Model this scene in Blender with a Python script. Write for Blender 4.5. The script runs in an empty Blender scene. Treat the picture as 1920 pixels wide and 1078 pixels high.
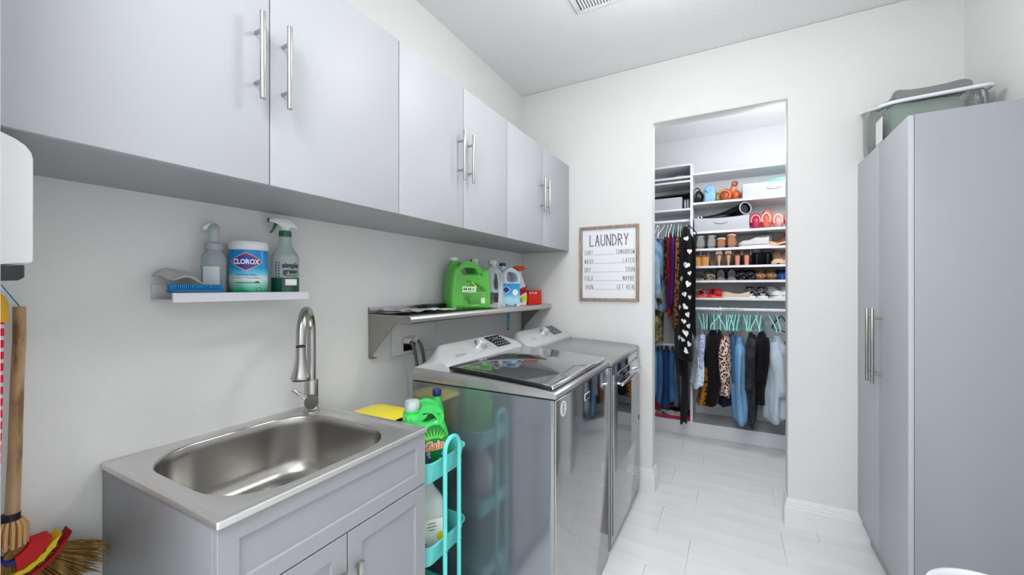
import bpy, bmesh, math, random
from math import sin, cos, pi, radians, sqrt, atan2
from mathutils import Vector, Matrix
random.seed(7)
scn = bpy.context.scene
C = scn.collection

# ------------------------------------------------------------------ camera
cd = bpy.data.cameras.new('camera')
cd.sensor_width = 36.0; cd.lens = 760 / 1920 * 36.0; cd.clip_start = 0.02
cam = bpy.data.objects.new('camera', cd); C.objects.link(cam)
cam.location = (1.431, 0.0, 1.36)
cam.rotation_euler = (pi / 2, 0, math.atan(412 / 760))
scn.camera = cam

# ------------------------------------------------------------------ world, lights, exposure
w = bpy.data.worlds.new('world'); scn.world = w; w.use_nodes = True
w.node_tree.nodes['Background'].inputs[0].default_value = (0.9, 0.95, 1.0, 1)
w.node_tree.nodes['Background'].inputs[1].default_value = 0.3
scn.view_settings.view_transform = 'Standard'
scn.view_settings.look = 'None'
scn.view_settings.gamma = 1.0
scn.view_settings.use_curve_mapping = False
scn.view_settings.exposure = 0.33

def area(name, loc, size, power, col=(1, 1, 1), rot=(0, 0, 0), size_y=None, shape='DISK'):
    l = bpy.data.lights.new(name, 'AREA'); l.energy = power; l.color = col; l.size = size; l.shape = shape
    if size_y: l.shape = 'RECTANGLE'; l.size_y = size_y
    o = bpy.data.objects.new(name, l); C.objects.link(o); o.location = loc; o.rotation_euler = rot
    return o
def bulb(name, loc, r, power, col):
    l = bpy.data.lights.new(name, 'POINT'); l.energy = power; l.color = col; l.shadow_soft_size = r
    o = bpy.data.objects.new(name, l); C.objects.link(o); o.location = loc
bulb('laundry_ceiling_lamp', (1.25, 1.62, 2.60), 0.12, 12.5, (1.0, 0.99, 0.975))
area('rear_fill_area', (0.95, -0.55, 2.80), 1.1, 50, (0.97, 0.985, 1.0), size_y=0.9)  # added soft fill behind the camera to brighten the room, no real fixture
bulb('rear_fill_point', (0.9, -0.6, 1.9), 0.35, 5, (0.98, 0.99, 1.0))  # weaker added fill, an unseen point source behind the camera
bulb('closet_ceiling_lamp', (1.75, 3.38, 2.35), 0.2, 18, (0.965, 0.97, 1.0))

# ------------------------------------------------------------------ materials
def lin(c):
    if isinstance(c, str):
        c = [int(c[i:i + 2], 16) / 255 for i in (0, 2, 4)]
    return tuple(((v / 12.92) if v <= 0.04045 else ((v + 0.055) / 1.055) ** 2.4) for v in c) + (1.0,)
def M(name, col, rough=0.5, metal=0.0, bump=None, trans=0.0, coat=0.0, alpha=1.0, spec=None, aniso=0.0, sheen=0.0, emit=None, ior=None):
    m = bpy.data.materials.new(name); m.use_nodes = True
    nt = m.node_tree; b = nt.nodes['Principled BSDF']
    b.inputs['Base Color'].default_value = lin(col)
    b.inputs['Roughness'].default_value = rough
    b.inputs['Metallic'].default_value = metal
    b.inputs['Transmission Weight'].default_value = trans
    b.inputs['Coat Weight'].default_value = coat
    b.inputs['Alpha'].default_value = alpha
    if ior: b.inputs['IOR'].default_value = ior
    if spec is not None: b.inputs['Specular IOR Level'].default_value = spec
    if sheen: b.inputs['Sheen Weight'].default_value = sheen
    if emit:
        b.inputs['Emission Color'].default_value = lin(emit[0]); b.inputs['Emission Strength'].default_value = emit[1]
    if bump:
        sc, st, dist = bump[:3]
        tc = nt.nodes.new('ShaderNodeTexCoord'); n = nt.nodes.new('ShaderNodeTexNoise'); bp = nt.nodes.new('ShaderNodeBump')
        mp = nt.nodes.new('ShaderNodeMapping')
        if len(bump) > 3: mp.inputs['Scale'].default_value = bump[3]
        n.inputs['Scale'].default_value = sc; n.inputs['Detail'].default_value = 4
        bp.inputs['Strength'].default_value = st; bp.inputs['Distance'].default_value = dist
        nt.links.new(tc.outputs['Object'], mp.inputs[0]); nt.links.new(mp.outputs[0], n.inputs['Vector'])
        nt.links.new(n.outputs['Fac'], bp.inputs['Height']); nt.links.new(bp.outputs[0], b.inputs['Normal'])
    return m
def bsdf(m): return m.node_tree.nodes['Principled BSDF']
def ramp_color(m, tex, stops, scale=None, mapping=None, out='Fac', interp='LINEAR', coord='Object', **kw):
    """colour of a material from a procedural texture through a colour ramp"""
    nt = m.node_tree
    tc = nt.nodes.new('ShaderNodeTexCoord'); mp = nt.nodes.new('ShaderNodeMapping'); t = nt.nodes.new(tex)
    if mapping: mp.inputs['Scale'].default_value = mapping
    if scale is not None: t.inputs['Scale'].default_value = scale
    for k, v in kw.items():
        if hasattr(t, k): setattr(t, k, v)
        else: t.inputs[k.replace('_', ' ')].default_value = v
    r = nt.nodes.new('ShaderNodeValToRGB'); r.color_ramp.interpolation = interp
    el = r.color_ramp.elements
    while len(el) < len(stops): el.new(0.5)
    for e, (p, c) in zip(el, stops): e.position = p; e.color = lin(c)
    nt.links.new(tc.outputs[coord], mp.inputs[0]); nt.links.new(mp.outputs[0], t.inputs['Vector'])
    nt.links.new(t.outputs[out], r.inputs[0]); nt.links.new(r.outputs[0], bsdf(m).inputs['Base Color'])
    return m
def zramp(m, z0, z1, stops, interp='LINEAR', wobble=0.0):
    """flat print that changes with height on its object (local z)"""
    nt = m.node_tree
    tc = nt.nodes.new('ShaderNodeTexCoord'); sp = nt.nodes.new('ShaderNodeSeparateXYZ'); mr = nt.nodes.new('ShaderNodeMapRange')
    mr.inputs['From Min'].default_value = z0; mr.inputs['From Max'].default_value = z1
    r = nt.nodes.new('ShaderNodeValToRGB'); r.color_ramp.interpolation = interp
    el = r.color_ramp.elements
    while len(el) < len(stops): el.new(0.5)
    for e, (p, c) in zip(el, stops): e.position = p; e.color = lin(c)
    nt.links.new(tc.outputs['Object'], sp.inputs[0])
    if wobble:
        n = nt.nodes.new('ShaderNodeTexNoise'); n.inputs['Scale'].default_value = 22
        ma = nt.nodes.new('ShaderNodeMath'); ma.operation = 'MULTIPLY_ADD'; ma.inputs[1].default_value = wobble
        nt.links.new(tc.outputs['Object'], n.inputs['Vector']); nt.links.new(n.outputs['Fac'], ma.inputs[0])
        nt.links.new(sp.outputs['Z'], ma.inputs[2]); nt.links.new(ma.outputs[0], mr.inputs['Value'])
    else:
        nt.links.new(sp.outputs['Z'], mr.inputs['Value'])
    nt.links.new(mr.outputs[0], r.inputs[0]); nt.links.new(r.outputs[0], bsdf(m).inputs['Base Color'])
    return m
def brushed(m, lo, hi, scale):
    """brushed grain: roughness varies along one direction"""
    nt = m.node_tree
    tc = nt.nodes.new('ShaderNodeTexCoord'); mp = nt.nodes.new('ShaderNodeMapping'); n = nt.nodes.new('ShaderNodeTexNoise')
    mp.inputs['Scale'].default_value = scale; n.inputs['Scale'].default_value = 6; n.inputs['Detail'].default_value = 3
    mr = nt.nodes.new('ShaderNodeMapRange'); mr.inputs['To Min'].default_value = lo; mr.inputs['To Max'].default_value = hi
    nt.links.new(tc.outputs['Object'], mp.inputs[0]); nt.links.new(mp.outputs[0], n.inputs['Vector'])
    nt.links.new(n.outputs['Fac'], mr.inputs['Value']); nt.links.new(mr.outputs[0], bsdf(m).inputs['Roughness'])
    return m

wall_m = M('wall_paint', (.89, .892, .89), .6, bump=(55, .32, .004, (1, 1, 1.6)))
closet_wall_m = M('closet_wall_paint', (.87, .875, .88), .6, bump=(55, .2, .003))
ceil_m = M('ceiling_paint', (.94, .945, .95), .7, bump=(45, .35, .004))
trim_m = M('white_trim', (.92, .925, .93), .3)
grout_m = M('grout', (.78, .78, .78), .8)
tile_m = M('porcelain_tile', (.86, .86, .865), .2, bump=(2.2, .08, .003, (1, 4, 1)))
ramp_color(tile_m, 'ShaderNodeTexNoise', [(.3, (.885, .885, .885)), (.5, (.915, .915, .912)), (.72, (.94, .94, .94))], scale=2.0, mapping=(1, 6, 1), Detail=6, Roughness=.55)
cab_m = M('grey_laminate', (.715, .725, .745), .48)
cab_in_m = M('cabinet_carcass', (.64, .65, .66), .42)
vanity_m = M('grey_vanity_paint', (.60, .61, .625), .38)
vanity_in_m = M('vanity_inside', (.12, .12, .13), .8)
nickel_m = M('brushed_nickel', (.72, .71, .69), .28, 1.0)
steel_m = brushed(M('stainless_steel', (.78, .77, .76), .3, 1.0), .26, .36, (1, 12, 1))
bowl_m = M('stainless_bowl', (.72, .71, .695), .27, 1.0)
rim_m = M('stainless_rim', (.88, .875, .87), .42, 1.0)
chrome_m = M('chrome', (.85, .85, .86), .08, 1.0)
faucet_m = M('faucet_nickel', (.70, .70, .69), .24, 1.0)
appl_m = M('graphite_steel_front', (.66, .66, .67), .09, 1.0)
appl_side_m = M('graphite_side', (.57, .59, .62), .115, .7)
appl_top_m = M('grey_enamel', (.60, .60, .605), .25, .5)
cons_m = M('silver_console', (.80, .805, .815), .32, .35)
glass_lid_m = M('tinted_lid_glass', (.58, .59, .60), .035, .85)
black_m = M('black_plastic', (.035, .035, .04), .3)
dark_m = M('dark_grey_plastic', (.16, .165, .17), .4)
ledge_m = M('white_ledge', (.86, .865, .89), .35)
white_m = M('white_plastic', (.90, .905, .91), .35)
white_g = M('white_gloss_plastic', (.90, .91, .93), .16)
clear_m = M('clear_plastic', (.93, .95, .96), .05, trans=.92, ior=1.2)
frost_m = M('frosted_plastic', (.82, .87, .87), .3, trans=.55, ior=1.3)
def plain(name, col, r=.5, **k): return M(name, col, r, **k)
def cloth(name, col, **k): return M(name, col, .9, sheen=.06, spec=.2, bump=(160, .25, .002), **k)

# ------------------------------------------------------------------ mesh helpers
WM = {}
def world_of(o): return WM[o.name]
def thing(name, label, cat, loc=(0, 0, 0), rz=0, group=None):
    o = bpy.data.objects.new(name, None); C.objects.link(o); o.empty_display_size = .05
    o.location = loc; o.rotation_euler = (0, 0, rz); o['label'] = label; o['category'] = cat
    if group: o['group'] = group
    WM[o.name] = Matrix.Translation(loc) @ Matrix.Rotation(rz, 4, 'Z')
    return o
def tag(o, label, cat, group=None, kind=None):
    o['label'] = label; o['category'] = cat
    if group: o['group'] = group
    if kind: o['kind'] = kind
    return o

class MB:
    """collects shapes, links them as ONE mesh object"""
    def __init__(s): s.b = bmesh.new()
    def face(s, vs):
        try: return s.b.faces.new(vs)
        except ValueError: return None
    def box(s, x0, x1, y0, y1, z0, z1):
        v = [s.b.verts.new(p) for p in ((x0, y0, z0), (x1, y0, z0), (x1, y1, z0), (x0, y1, z0), (x0, y0, z1), (x1, y0, z1), (x1, y1, z1), (x0, y1, z1))]
        for f in ((3, 2, 1, 0), (4, 5, 6, 7), (0, 1, 5, 4), (1, 2, 6, 5), (2, 3, 7, 6), (3, 0, 4, 7)): s.face([v[i] for i in f])
        return s
    def loft(s, rings, cap0=True, cap1=True, closed=True):
        R = [[s.b.verts.new(p) for p in r] for r in rings]
        n = len(R[0])
        for a, b in zip(R, R[1:]):
            for i in range(n if closed else n - 1):
                j = (i + 1) % n
                s.face([a[i], a[j], b[j], b[i]])
        if cap0: s.face(R[0][::-1])
        if cap1: s.face(R[-1])
        return s
    def tube(s, pts, r, n=12, cap=True, sq=None):
        pts = [Vector(p) for p in pts]
        rr = r if isinstance(r, (list, tuple)) else [r] * len(pts)
        rings = []; up = None
        for i, p in enumerate(pts):
            t = (pts[min(i + 1, len(pts) - 1)] - pts[max(i - 1, 0)]).normalized()
            if up is None:
                up = Vector((0, 0, 1)) if abs(t.z) < .9 else Vector((1, 0, 0))
            a = t.cross(up).normalized(); up = a.cross(t).normalized()
            rings.append([p + a * (cos(2 * pi * k / n) * rr[i]) + up * (sin(2 * pi * k / n) * rr[i]) for k in range(n)])
        return s.loft(rings, cap, cap)
    def lathe(s, prof, c=(0, 0, 0), n=28, ax='z', sx=1, sy=1, cap=True):
        rings = []
        for r, h in prof:
            ring = []
            for k in range(n):
                a = 2 * pi * k / n; u, v = cos(a) * r * sx, sin(a) * r * sy
                ring.append({'z': (c[0] + u, c[1] + v, c[2] + h), 'x': (c[0] + h, c[1] + u, c[2] + v), 'y': (c[0] + v, c[1] + h, c[2] + u)}[ax])
            rings.append(ring)
        return s.loft(rings, cap, cap)
    def prism(s, poly, d0, d1, ax='y'):
        """poly in the plane across ax, extruded from d0 to d1"""
        def P(u, v, d): return {'y': (u, d, v), 'x': (d, u, v), 'z': (u, v, d)}[ax]
        a = [s.b.verts.new(P(u, v, d0)) for u, v in poly]; b = [s.b.verts.new(P(u, v, d1)) for u, v in poly]
        n = len(poly)
        s.face(a[::-1]); s.face(b)
        for i in range(n): s.face([a[i], a[(i + 1) % n], b[(i + 1) % n], b[i]])
        return s
    def sphere(s, c, r, sx=1, sy=1, sz=1, n=14, rot=None):
        m = Matrix.Translation(c) @ (rot or Matrix.Identity(4)) @ Matrix.Diagonal((sx * r, sy * r, sz * r, 1))
        bmesh.ops.create_uvsphere(s.b, u_segments=n, v_segments=max(6, n // 2 + 1), radius=1, matrix=m)
        return s
    def build(s, name, mat, parent=None, bevel=0, seg=2, smooth=True, ang=40, sub=0, world=False, origin=None):
        bm = s.b
        bmesh.ops.remove_doubles(bm, verts=bm.verts, dist=1e-6)
        bmesh.ops.recalc_face_normals(bm, faces=bm.faces)
        if bevel:
            es = [e for e in bm.edges if len(e.link_faces) == 2 and e.calc_face_angle(0) > radians(30)]
            bmesh.ops.bevel(bm, geom=es, offset=bevel, segments=seg, profile=.5, affect='EDGES', clamp_overlap=True)
        if parent is not None and world:
            bmesh.ops.transform(bm, matrix=world_of(parent).inverted(), verts=bm.verts)
        loc = None
        if parent is None:
            if origin is None:
                xs = [v.co for v in bm.verts]
                origin = ((min(v.x for v in xs) + max(v.x for v in xs)) / 2, (min(v.y for v in xs) + max(v.y for v in xs)) / 2, min(v.z for v in xs))
            loc = Vector(origin)
            bmesh.ops.translate(bm, vec=-loc, verts=bm.verts)
        if smooth:
            for f in bm.faces: f.smooth = True
            for e in bm.edges:
                if len(e.link_faces) == 2 and e.calc_face_angle(0) > radians(ang): e.smooth = False
        me = bpy.data.meshes.new(name); bm.to_mesh(me); bm.free()
        mats = mat if isinstance(mat, (list, tuple)) else [mat]
        for m in mats: me.materials.append(m)
        o = bpy.data.objects.new(name, me); C.objects.link(o)
        if parent is not None:
            o.parent = parent; WM[o.name] = WM[parent.name].copy()
        else:
            o.location = loc; WM[o.name] = Matrix.Translation(loc)
        if sub:
            md = o.modifiers.new('sub', 'SUBSURF'); md.levels = sub; md.render_levels = sub
        return o
def struct(o): o['kind'] = 'structure'; return o

def rrect(cx, cy, a, b, r, n=6):
    """rounded rectangle, half sizes a, b"""
    pts = []
    for (sx, sy, a0) in ((1, 1, 0), (-1, 1, pi / 2), (-1, -1, pi), (1, -1, 3 * pi / 2)):
        for k in range(n + 1):
            t = a0 + pi / 2 * k / n
            pts.append((cx + sx * (a - r) + r * cos(t), cy + sy * (b - r) + r * sin(t)))
    return pts
def ring(pts, z): return [(x, y, z) for x, y in pts]
def smoothstep(t): t = max(0, min(1, t)); return t * t * (3 - 2 * t)
def catmull(P, n=5, closed=True):
    out = []; N = len(P)
    for i in range(N if closed else N - 1):
        g = (lambda k: P[k % N]) if closed else (lambda k: P[max(0, min(N - 1, k))])
        p0, p1, p2, p3 = g(i - 1), g(i), g(i + 1), g(i + 2)
        for j in range(n):
            t = j / n
            out.append(tuple(.5 * (2 * b + (c - a) * t + (2 * a - 5 * b + 4 * c - d) * t * t + (3 * b - a - 3 * c + d) * t ** 3) for a, b, c, d in zip(p0, p1, p2, p3)))
    if not closed: out.append(tuple(P[-1]))
    return out
def curve_mesh(cu):
    o = bpy.data.objects.new('tmp', cu); C.objects.link(o)
    bpy.context.view_layer.update()
    dg = bpy.context.evaluated_depsgraph_get(); me = bpy.data.meshes.new_from_object(o.evaluated_get(dg))
    bpy.data.objects.remove(o); return me
def slab(outlines, half, bev, seg=4):
    """bevelled plate with holes; outlines in (x, z), thickness along y; returns MB"""
    cu = bpy.data.curves.new('c', 'CURVE'); cu.dimensions = '2D'; cu.fill_mode = 'BOTH'
    cu.extrude = max(half - bev, .0005); cu.bevel_depth = bev; cu.bevel_resolution = seg; cu.offset = -bev
    for ol in outlines:
        sp = cu.splines.new('POLY'); sp.points.add(len(ol) - 1); sp.use_cyclic_u = True
        for p, (x, y) in zip(sp.points, ol): p.co = (x, y, 0, 1)
    me = curve_mesh(cu)
    me.transform(Matrix.Rotation(pi / 2, 4, 'X'))
    m = MB(); m.b.from_mesh(me); return m
def text_pts(body, size, xs=1.0, shear=0, extrude=0.0, align='CENTER', bold=0):
    cu = bpy.data.curves.new('t', 'FONT'); cu.body = body; cu.size = size; cu.shear = shear
    cu.align_x = align; cu.extrude = extrude; cu.resolution_u = 3; cu.offset = bold
    me = curve_mesh(cu)
    for v in me.vertices: v.co.x *= xs
    return me
def text_obj(name, body, size, mat, parent, fn, xs=1.0, shear=0, align='CENTER', bold=0):
    """lettering; fn maps flat (x, y) to a local 3-D point"""
    me = text_pts(body, size, xs, shear, 0, align, bold)
    for v in me.vertices: v.co = fn(v.co.x, v.co.y)
    me.materials.append(mat); me.name = name
    o = bpy.data.objects.new(name, me); C.objects.link(o)
    if parent: o.parent = parent; WM[o.name] = WM[parent.name].copy()
    return o
def wrap(R, z0, th0=0.0, cx=0, cy=0):
    """front of a vertical cylinder, front is local -y"""
    return lambda x, y: Vector((cx + R * sin(x / R + th0), cy - R * cos(x / R + th0), z0 + y))
def flat(y, x0, z0): return lambda x, yy: Vector((x0 + x, y, z0 + yy))
def patch(xs, top, bot, fn):
    """a flat printed shape between two outlines, mapped by fn"""
    m = MB(); prev = None
    for x in xs:
        a, b = m.b.verts.new(fn(x, bot(x))), m.b.verts.new(fn(x, top(x)))
        if prev: m.face([prev[0], a, b, prev[1]])
        prev = (a, b)
    return m
def lsp(a, b, n): return [a + (b - a) * i / (n - 1) for i in range(n)]

# ------------------------------------------------------------------ room shell
D, H = 2.796, 2.84
struct(MB().box(-.1, 0, -1.2, 2.796, -.05, H).build('wall_left', wall_m, smooth=False))
o = MB().prism([(-.1, -.02), (.969, -.02), (.969, 2.445), (1.7125, 2.445), (1.7125, -.02), (2.53, -.02), (2.53, 2.84), (-.1, 2.84)], D, 2.907).build('wall_back', wall_m, bevel=.008, seg=3)
struct(o)
struct(MB().box(2.43, 2.53, -1.2, D, -.05, H).build('wall_right', wall_m, smooth=False))
struct(MB().box(-.1, 2.53, -1.3, -1.2, -.05, H).build('wall_front', wall_m, smooth=False))
struct(MB().box(0, .5445, .03, .155, 0, H).build('wall_near_left', wall_m, smooth=False))
struct(MB().box(.1, .2, 2.907, 4.4, -.05, H).build('wall_closet_left', closet_wall_m, smooth=False))
struct(MB().box(2.43, 2.53, 2.907, 4.4, -.05, H).build('wall_closet_right', closet_wall_m, smooth=False))
struct(MB().box(.1, 2.53, 4.4, 4.5, -.05, H).build('wall_closet_back', closet_wall_m, smooth=False))
struct(MB().box(-.1, 2.53, -1.3, 4.5, H, H + .1).build('ceiling', ceil_m, smooth=False))
floor = struct(MB().box(-.1, 2.53, -1.3, 4.5, -.06, -.0025).build('floor', grout_m, smooth=False, origin=(0, 0, 0)))
cache = {}
courses = [2.07 + .305 * k for k in range(-11, 8)]
for k, y0 in enumerate(courses):
    off = 1.06 if k % 2 == 0 else 1.235
    y1 = y0 + .305
    x = off - .61 * 3
    while x < 2.43:
        a, b, c, d = max(x, 0.0), min(x + .61, 2.43), max(y0, -1.2), min(y1, 4.12)
        if b - a > .03 and d - c > .03:
            key = (round(b - a, 3), round(d - c, 3))
            if key not in cache:
                m = MB().box(-key[0] / 2 + .0012, key[0] / 2 - .0012, -key[1] / 2 + .0012, key[1] / 2 - .0012, -.0035, 0)
                t = m.build('tile', tile_m, floor, bevel=.0008, seg=1); cache[key] = t.data
                t.location = ((a + b) / 2, (c + d) / 2, 0)
            else:
                t = bpy.data.objects.new('tile', cache[key]); C.objects.link(t); t.parent = floor
                t.location = ((a + b) / 2, (c + d) / 2, 0)
        x += .61
def sweep2d(name, path, prof, mat):
    """profile (out, z) swept along a floor path with mitres; left of the travel is the wall"""
    m = MB(); rings = []
    P = [Vector(p) for p in path]
    for i, p in enumerate(P):
        ns = []
        if i > 0: d = (P[i] - P[i - 1]).normalized(); ns.append(Vector((d.y, -d.x)))
        if i < len(P) - 1: d = (P[i + 1] - P[i]).normalized(); ns.append(Vector((d.y, -d.x)))
        nn = sum(ns, Vector((0, 0))).normalized(); sc = 1 / max(.3, nn.dot(ns[0]))
        rings.append([(p.x + nn.x * q * sc, p.y + nn.y * q * sc, z) for q, z in prof])
    m.loft(rings); return struct(m.build(name, mat, smooth=True, ang=25))
BP = [(0, 0), (.016, 0), (.016, .108), (.0125, .112), (.0125, .124), (.009, .127), (.009, .139), (.006, .146), (.0045, .155), (0, .157)]
sweep2d('baseboard_back_left', [(.60, D), (.969, D), (.969, 2.915), (.60, 2.915)][:3], BP, trim_m)
sweep2d('baseboard_back_right', [(1.7125, 2.907), (1.7125, D), (2.43, D)], BP, trim_m)
sweep2d('baseboard_left', [(0.0, .30), (0.0, 2.79)][:2], BP, trim_m)
sweep2d('baseboard_closet_front', [(2.43, 2.907), (1.7125, 2.907)], BP, trim_m)

# ceiling vent
v = thing('ceiling_vent', 'white slotted air vent in the ceiling above the room', 'vent', (.87, 1.93, H))
mf = MB()
for a in ((.70, 1.04, 2.07, 2.095), (.70, 1.04, 1.765, 1.79), (.70, .725, 1.79, 2.07), (1.015, 1.04, 1.79, 2.07)): mf.box(a[0], a[1], a[2], a[3], H - .006, H - .0005)
mf.build('frame', trim_m, v, world=True, bevel=.001, seg=1)
MB().box(.722, 1.018, 1.787, 2.073, H - .0015, H - .0004).build('duct_opening', dark_m, v, world=True)
for k in range(19):
    x = .7335 + k * .0152
    MB().prism([(x, H - .007), (x + .007, H - .007), (x + .0095, H - .002), (x + .0025, H - .002)], 1.79, 2.07).build('slat', trim_m, v, world=True)

# the lamp on the laundry ceiling (above the frame)
lf = thing('ceiling_light', 'round flush ceiling light above the laundry room', 'light', (1.25, 1.62, H))
MB().lathe([(.17, -.001), (.17, -.03), (.155, -.05), (.15, -.05)], (0, 0, 0), cap=True).build('canopy', white_m, lf)
MB().lathe([(.14, -.051), (.135, -.07), (.14, -.071)], (0, 0, 0)).build('diffuser', M('lamp_diffuser', (1, 1, 1), .5, emit=((1, 1, 1), 6)), lf)

# ------------------------------------------------------------------ bar handle
def bar_handle(parent, x, y, z0, z1, r, stand, toward, s_in=.045, rs=None):
    """vertical bar; posts reach to x=stand"""
    h = MB().tube([(x, y, z0), (x, y, z1)], r, 16).build('handle', nickel_m, parent, world=True, bevel=.0012, seg=2)
    for z in (z0 + s_in, z1 - s_in):
        MB().tube([(x, y, z), (stand, y, z)], rs or r * .7, 12).build('handle_post', nickel_m, h, world=True)
    return h
# ------------------------------------------------------------------ wall cabinets
labs = ['grey flat-front wall cabinet nearest the camera, above the sink, one bar handle per door',
        'middle grey wall cabinet of the run, above the steel shelf, narrower than its neighbours',
        'farthest grey wall cabinet, in the corner against the back wall']
ZB, ZT = 1.622, 2.243
for i, (y0, y1) in enumerate(((.16, 1.077), (1.078, 1.867), (1.868, 2.793))):
    t = thing('wall_cabinet', labs[i], 'cabinet', (0, (y0 + y1) / 2, ZB), group='grey wall cabinets above the sink and washer')
    MB().box(.001, .369, y0 + .0008, y1 - .0008, ZB, ZT).build('body', cab_in_m, t, world=True, bevel=.001, seg=1)
    ym = (y0 + y1) / 2
    for s, (a, b) in enumerate(((y0 + .0015, ym - .0017), (ym + .0017, y1 - .0015))):
        d = MB().box(.3705, .389, a, b, ZB + .001, ZT - .001).build('door', cab_m, t, world=True, bevel=.0012, seg=2)
        yh = ym - .036 if s == 0 else ym + .033
        bar_handle(d, .421, yh, 1.823, 2.038, .0068, .389, 1)

# ------------------------------------------------------------------ tall cabinet on the right
t = thing('tall_cabinet', 'tall grey two-door storage cabinet along the right wall', 'cabinet', (2.23, 2.44, 0))
MB().box(2.043, 2.429, 2.087, 2.793, .10, 2.02).build('body', M('tall_cabinet_side', (.60, .61, .64), .28), t, world=True, bevel=.0012)
MB().box(2.075, 2.429, 2.10, 2.78, 0, .10).build('plinth', cab_in_m, t, world=True)
for s, (a, b) in enumerate(((2.087, 2.4385), (2.4415, 2.793))):
    d = MB().box(2.025, 2.0415, a, b, .152, 2.018).build('door', cab_m, t, world=True, bevel=.0012)
    bar_handle(d, 1.99, 2.392 if s == 0 else 2.472, .924, 1.264, .0072, 2.025, -1, s_in=.043)

# ------------------------------------------------------------------ laundry sink
sk = thing('sink_cabinet', 'grey shaker sink cabinet with stainless steel top', 'sink', (.27, .717, 0))
Y0, Y1, XF, ZS = .4155, 1.0185, .560, .8955
m = MB().box(.004, XF - .018, Y0, Y0 + .018, .0, ZS); m.build('side_panel', vanity_m, sk, world=True, bevel=.001, seg=1)
m = MB().box(.004, XF - .018, Y1 - .018, Y1, .0, ZS); m.build('side_panel', vanity_m, sk, world=True, bevel=.001, seg=1)
MB().box(.004, .012, Y0 + .018, Y1 - .018, .02, ZS).build('back_panel', vanity_in_m, sk, world=True)
MB().box(XF - .034, XF - .02, Y0 + .018, Y1 - .018, .10, .86).build('inner_frame', vanity_in_m, sk, world=True)
def shaker(name, y0, y1, z0, z1, fr, par):
    """recessed-panel front facing +x"""
    m = MB()
    yo, zo = [y0, y1], [z0, z1]
    def R(y0, y1, z0, z1, x): return [(x, y0, z0), (x, y1, z0), (x, y1, z1), (x, y0, z1)]
    rings = [R(y0, y1, z0, z1, XF - .018), R(y0, y1, z0, z1, XF - .001), R(y0 + .001, y1 - .001, z0 + .001, z1 - .001, XF),
             R(y0 + fr, y1 - fr, z0 + fr, z1 - fr, XF), R(y0 + fr + .0025, y1 - fr - .0025, z0 + fr + .0025, z1 - fr - .0025, XF - .006)]
    m.loft(rings); return m.build(name, vanity_m, par, world=True, smooth=False)
shaker('front_panel', Y0, Y1, .73, ZS, .040, sk)
ym = (Y0 + Y1) / 2
for s, (a, b) in enumerate(((Y0, ym - .0018), (ym + .0018, Y1))):
    d = shaker('door', a, b, .10, .7265, .045, sk)
    yk = ym - .027 if s == 0 else ym + .027
    k = MB().tube([(XF, yk, .628), (XF + .014, yk, .628)], .005, 10); k.build('knob_stem', nickel_m, d, world=True)
    MB().box(XF + .012, XF + .024, yk - .009, yk + .009, .612, .644).build('knob', nickel_m, d, world=True, bevel=.002)
MB().box(XF - .07, XF - .055, Y0 + .02, Y1 - .02, 0, .10).build('kick_board', vanity_m, sk, world=True)
# top with bowl: rings run from the outer skirt over the rim into the basin
cx, cy = .285, .717
O = lambda e, z: ring(rrect(cx, cy, .282 - e, .305 - e, max(.003, .005 - e), 8), z)
I = lambda e, z, r: ring(rrect(.2800, .709, .2385 - e, .244 - e, r, 8), z)
m = MB().loft([O(0, .8950), O(0, .9075), O(.001, .9085), O(.018, .9085), ring(rrect(cx, cy, .2615, .2845, .028, 8), .9080),
               ring(rrect(cx, cy, .2560, .2790, .028, 8), .9020), ring(rrect(cx, cy, .2535, .2765, .028, 8), .9010),
               I(-.0080, .9010, .150), I(-.0035, .9022, .147)], cap0=False, cap1=False)
top = m.build('steel_top', rim_m, sk, world=True, ang=60)
m = MB().loft([I(-.0035, .9022, .147), I(-.001, .9005, .145), I(.001, .896, .143), I(.003, .87, .14), I(.008, .76, .135), I(.018, .725, .128), I(.036, .708, .115), I(.06, .700, .10), I(.15, .694, .05), I(.20, .692, .02)], cap0=False, cap1=True)
m.build('basin', bowl_m, top, world=True, ang=60)
MB().lathe([(.038, 0), (.038, .003), (.03, .004), (.026, .001)], (.28, .71, .692), n=24).build('drain', chrome_m, top, world=True)
# faucet
fx, fy, fz = .062, .966, .9012
fa = thing('faucet', 'brushed nickel gooseneck kitchen faucet at the rear corner of the steel sink', 'faucet', (fx, fy, fz))
MB().lathe([(.028, 0), (.028, .006), (.0235, .009), (.0235, .115), (.0225, .118), (.016, .119)], (0, 0, 0), n=28).build('body', faucet_m, fa)
dx, dy = .70, -.714
pts = [(0, 0, .115), (0, 0, .20), (0, 0, .285)]
RA = .086
for k in range(1, 15):
    a = pi * k / 15 * .97
    pts.append((dx * (RA - RA * cos(a)), dy * (RA - RA * cos(a)), .285 + RA * 1.08 * sin(a)))
ex, ey, ez = pts[-1]
pts.append((dx * RA * 2.02, dy * RA * 2.02, .27))
MB().tube(pts, .0150, 20).build('spout', faucet_m, fa)
hx, hy = dx * RA * 2.03, dy * RA * 2.03
MB().lathe([(.0145, .268), (.0152, .267), (.0152, .263), (.0145, .262)], (hx, hy, 0), n=20).build('collar', dark_m, fa)
sh = MB().lathe([(.0150, .262), (.0155, .235), (.0178, .21), (.0225, .185), (.0285, .168), (.0305, .162), (.0295, .158), (.026, .157)], (hx, hy, 0), n=28).build('spray_head', faucet_m, fa)
MB().lathe([(.026, .1575), (.026, .1535), (.02, .1525)], (hx, hy, 0), n=16).build('nozzle_face', dark_m, sh)
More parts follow.
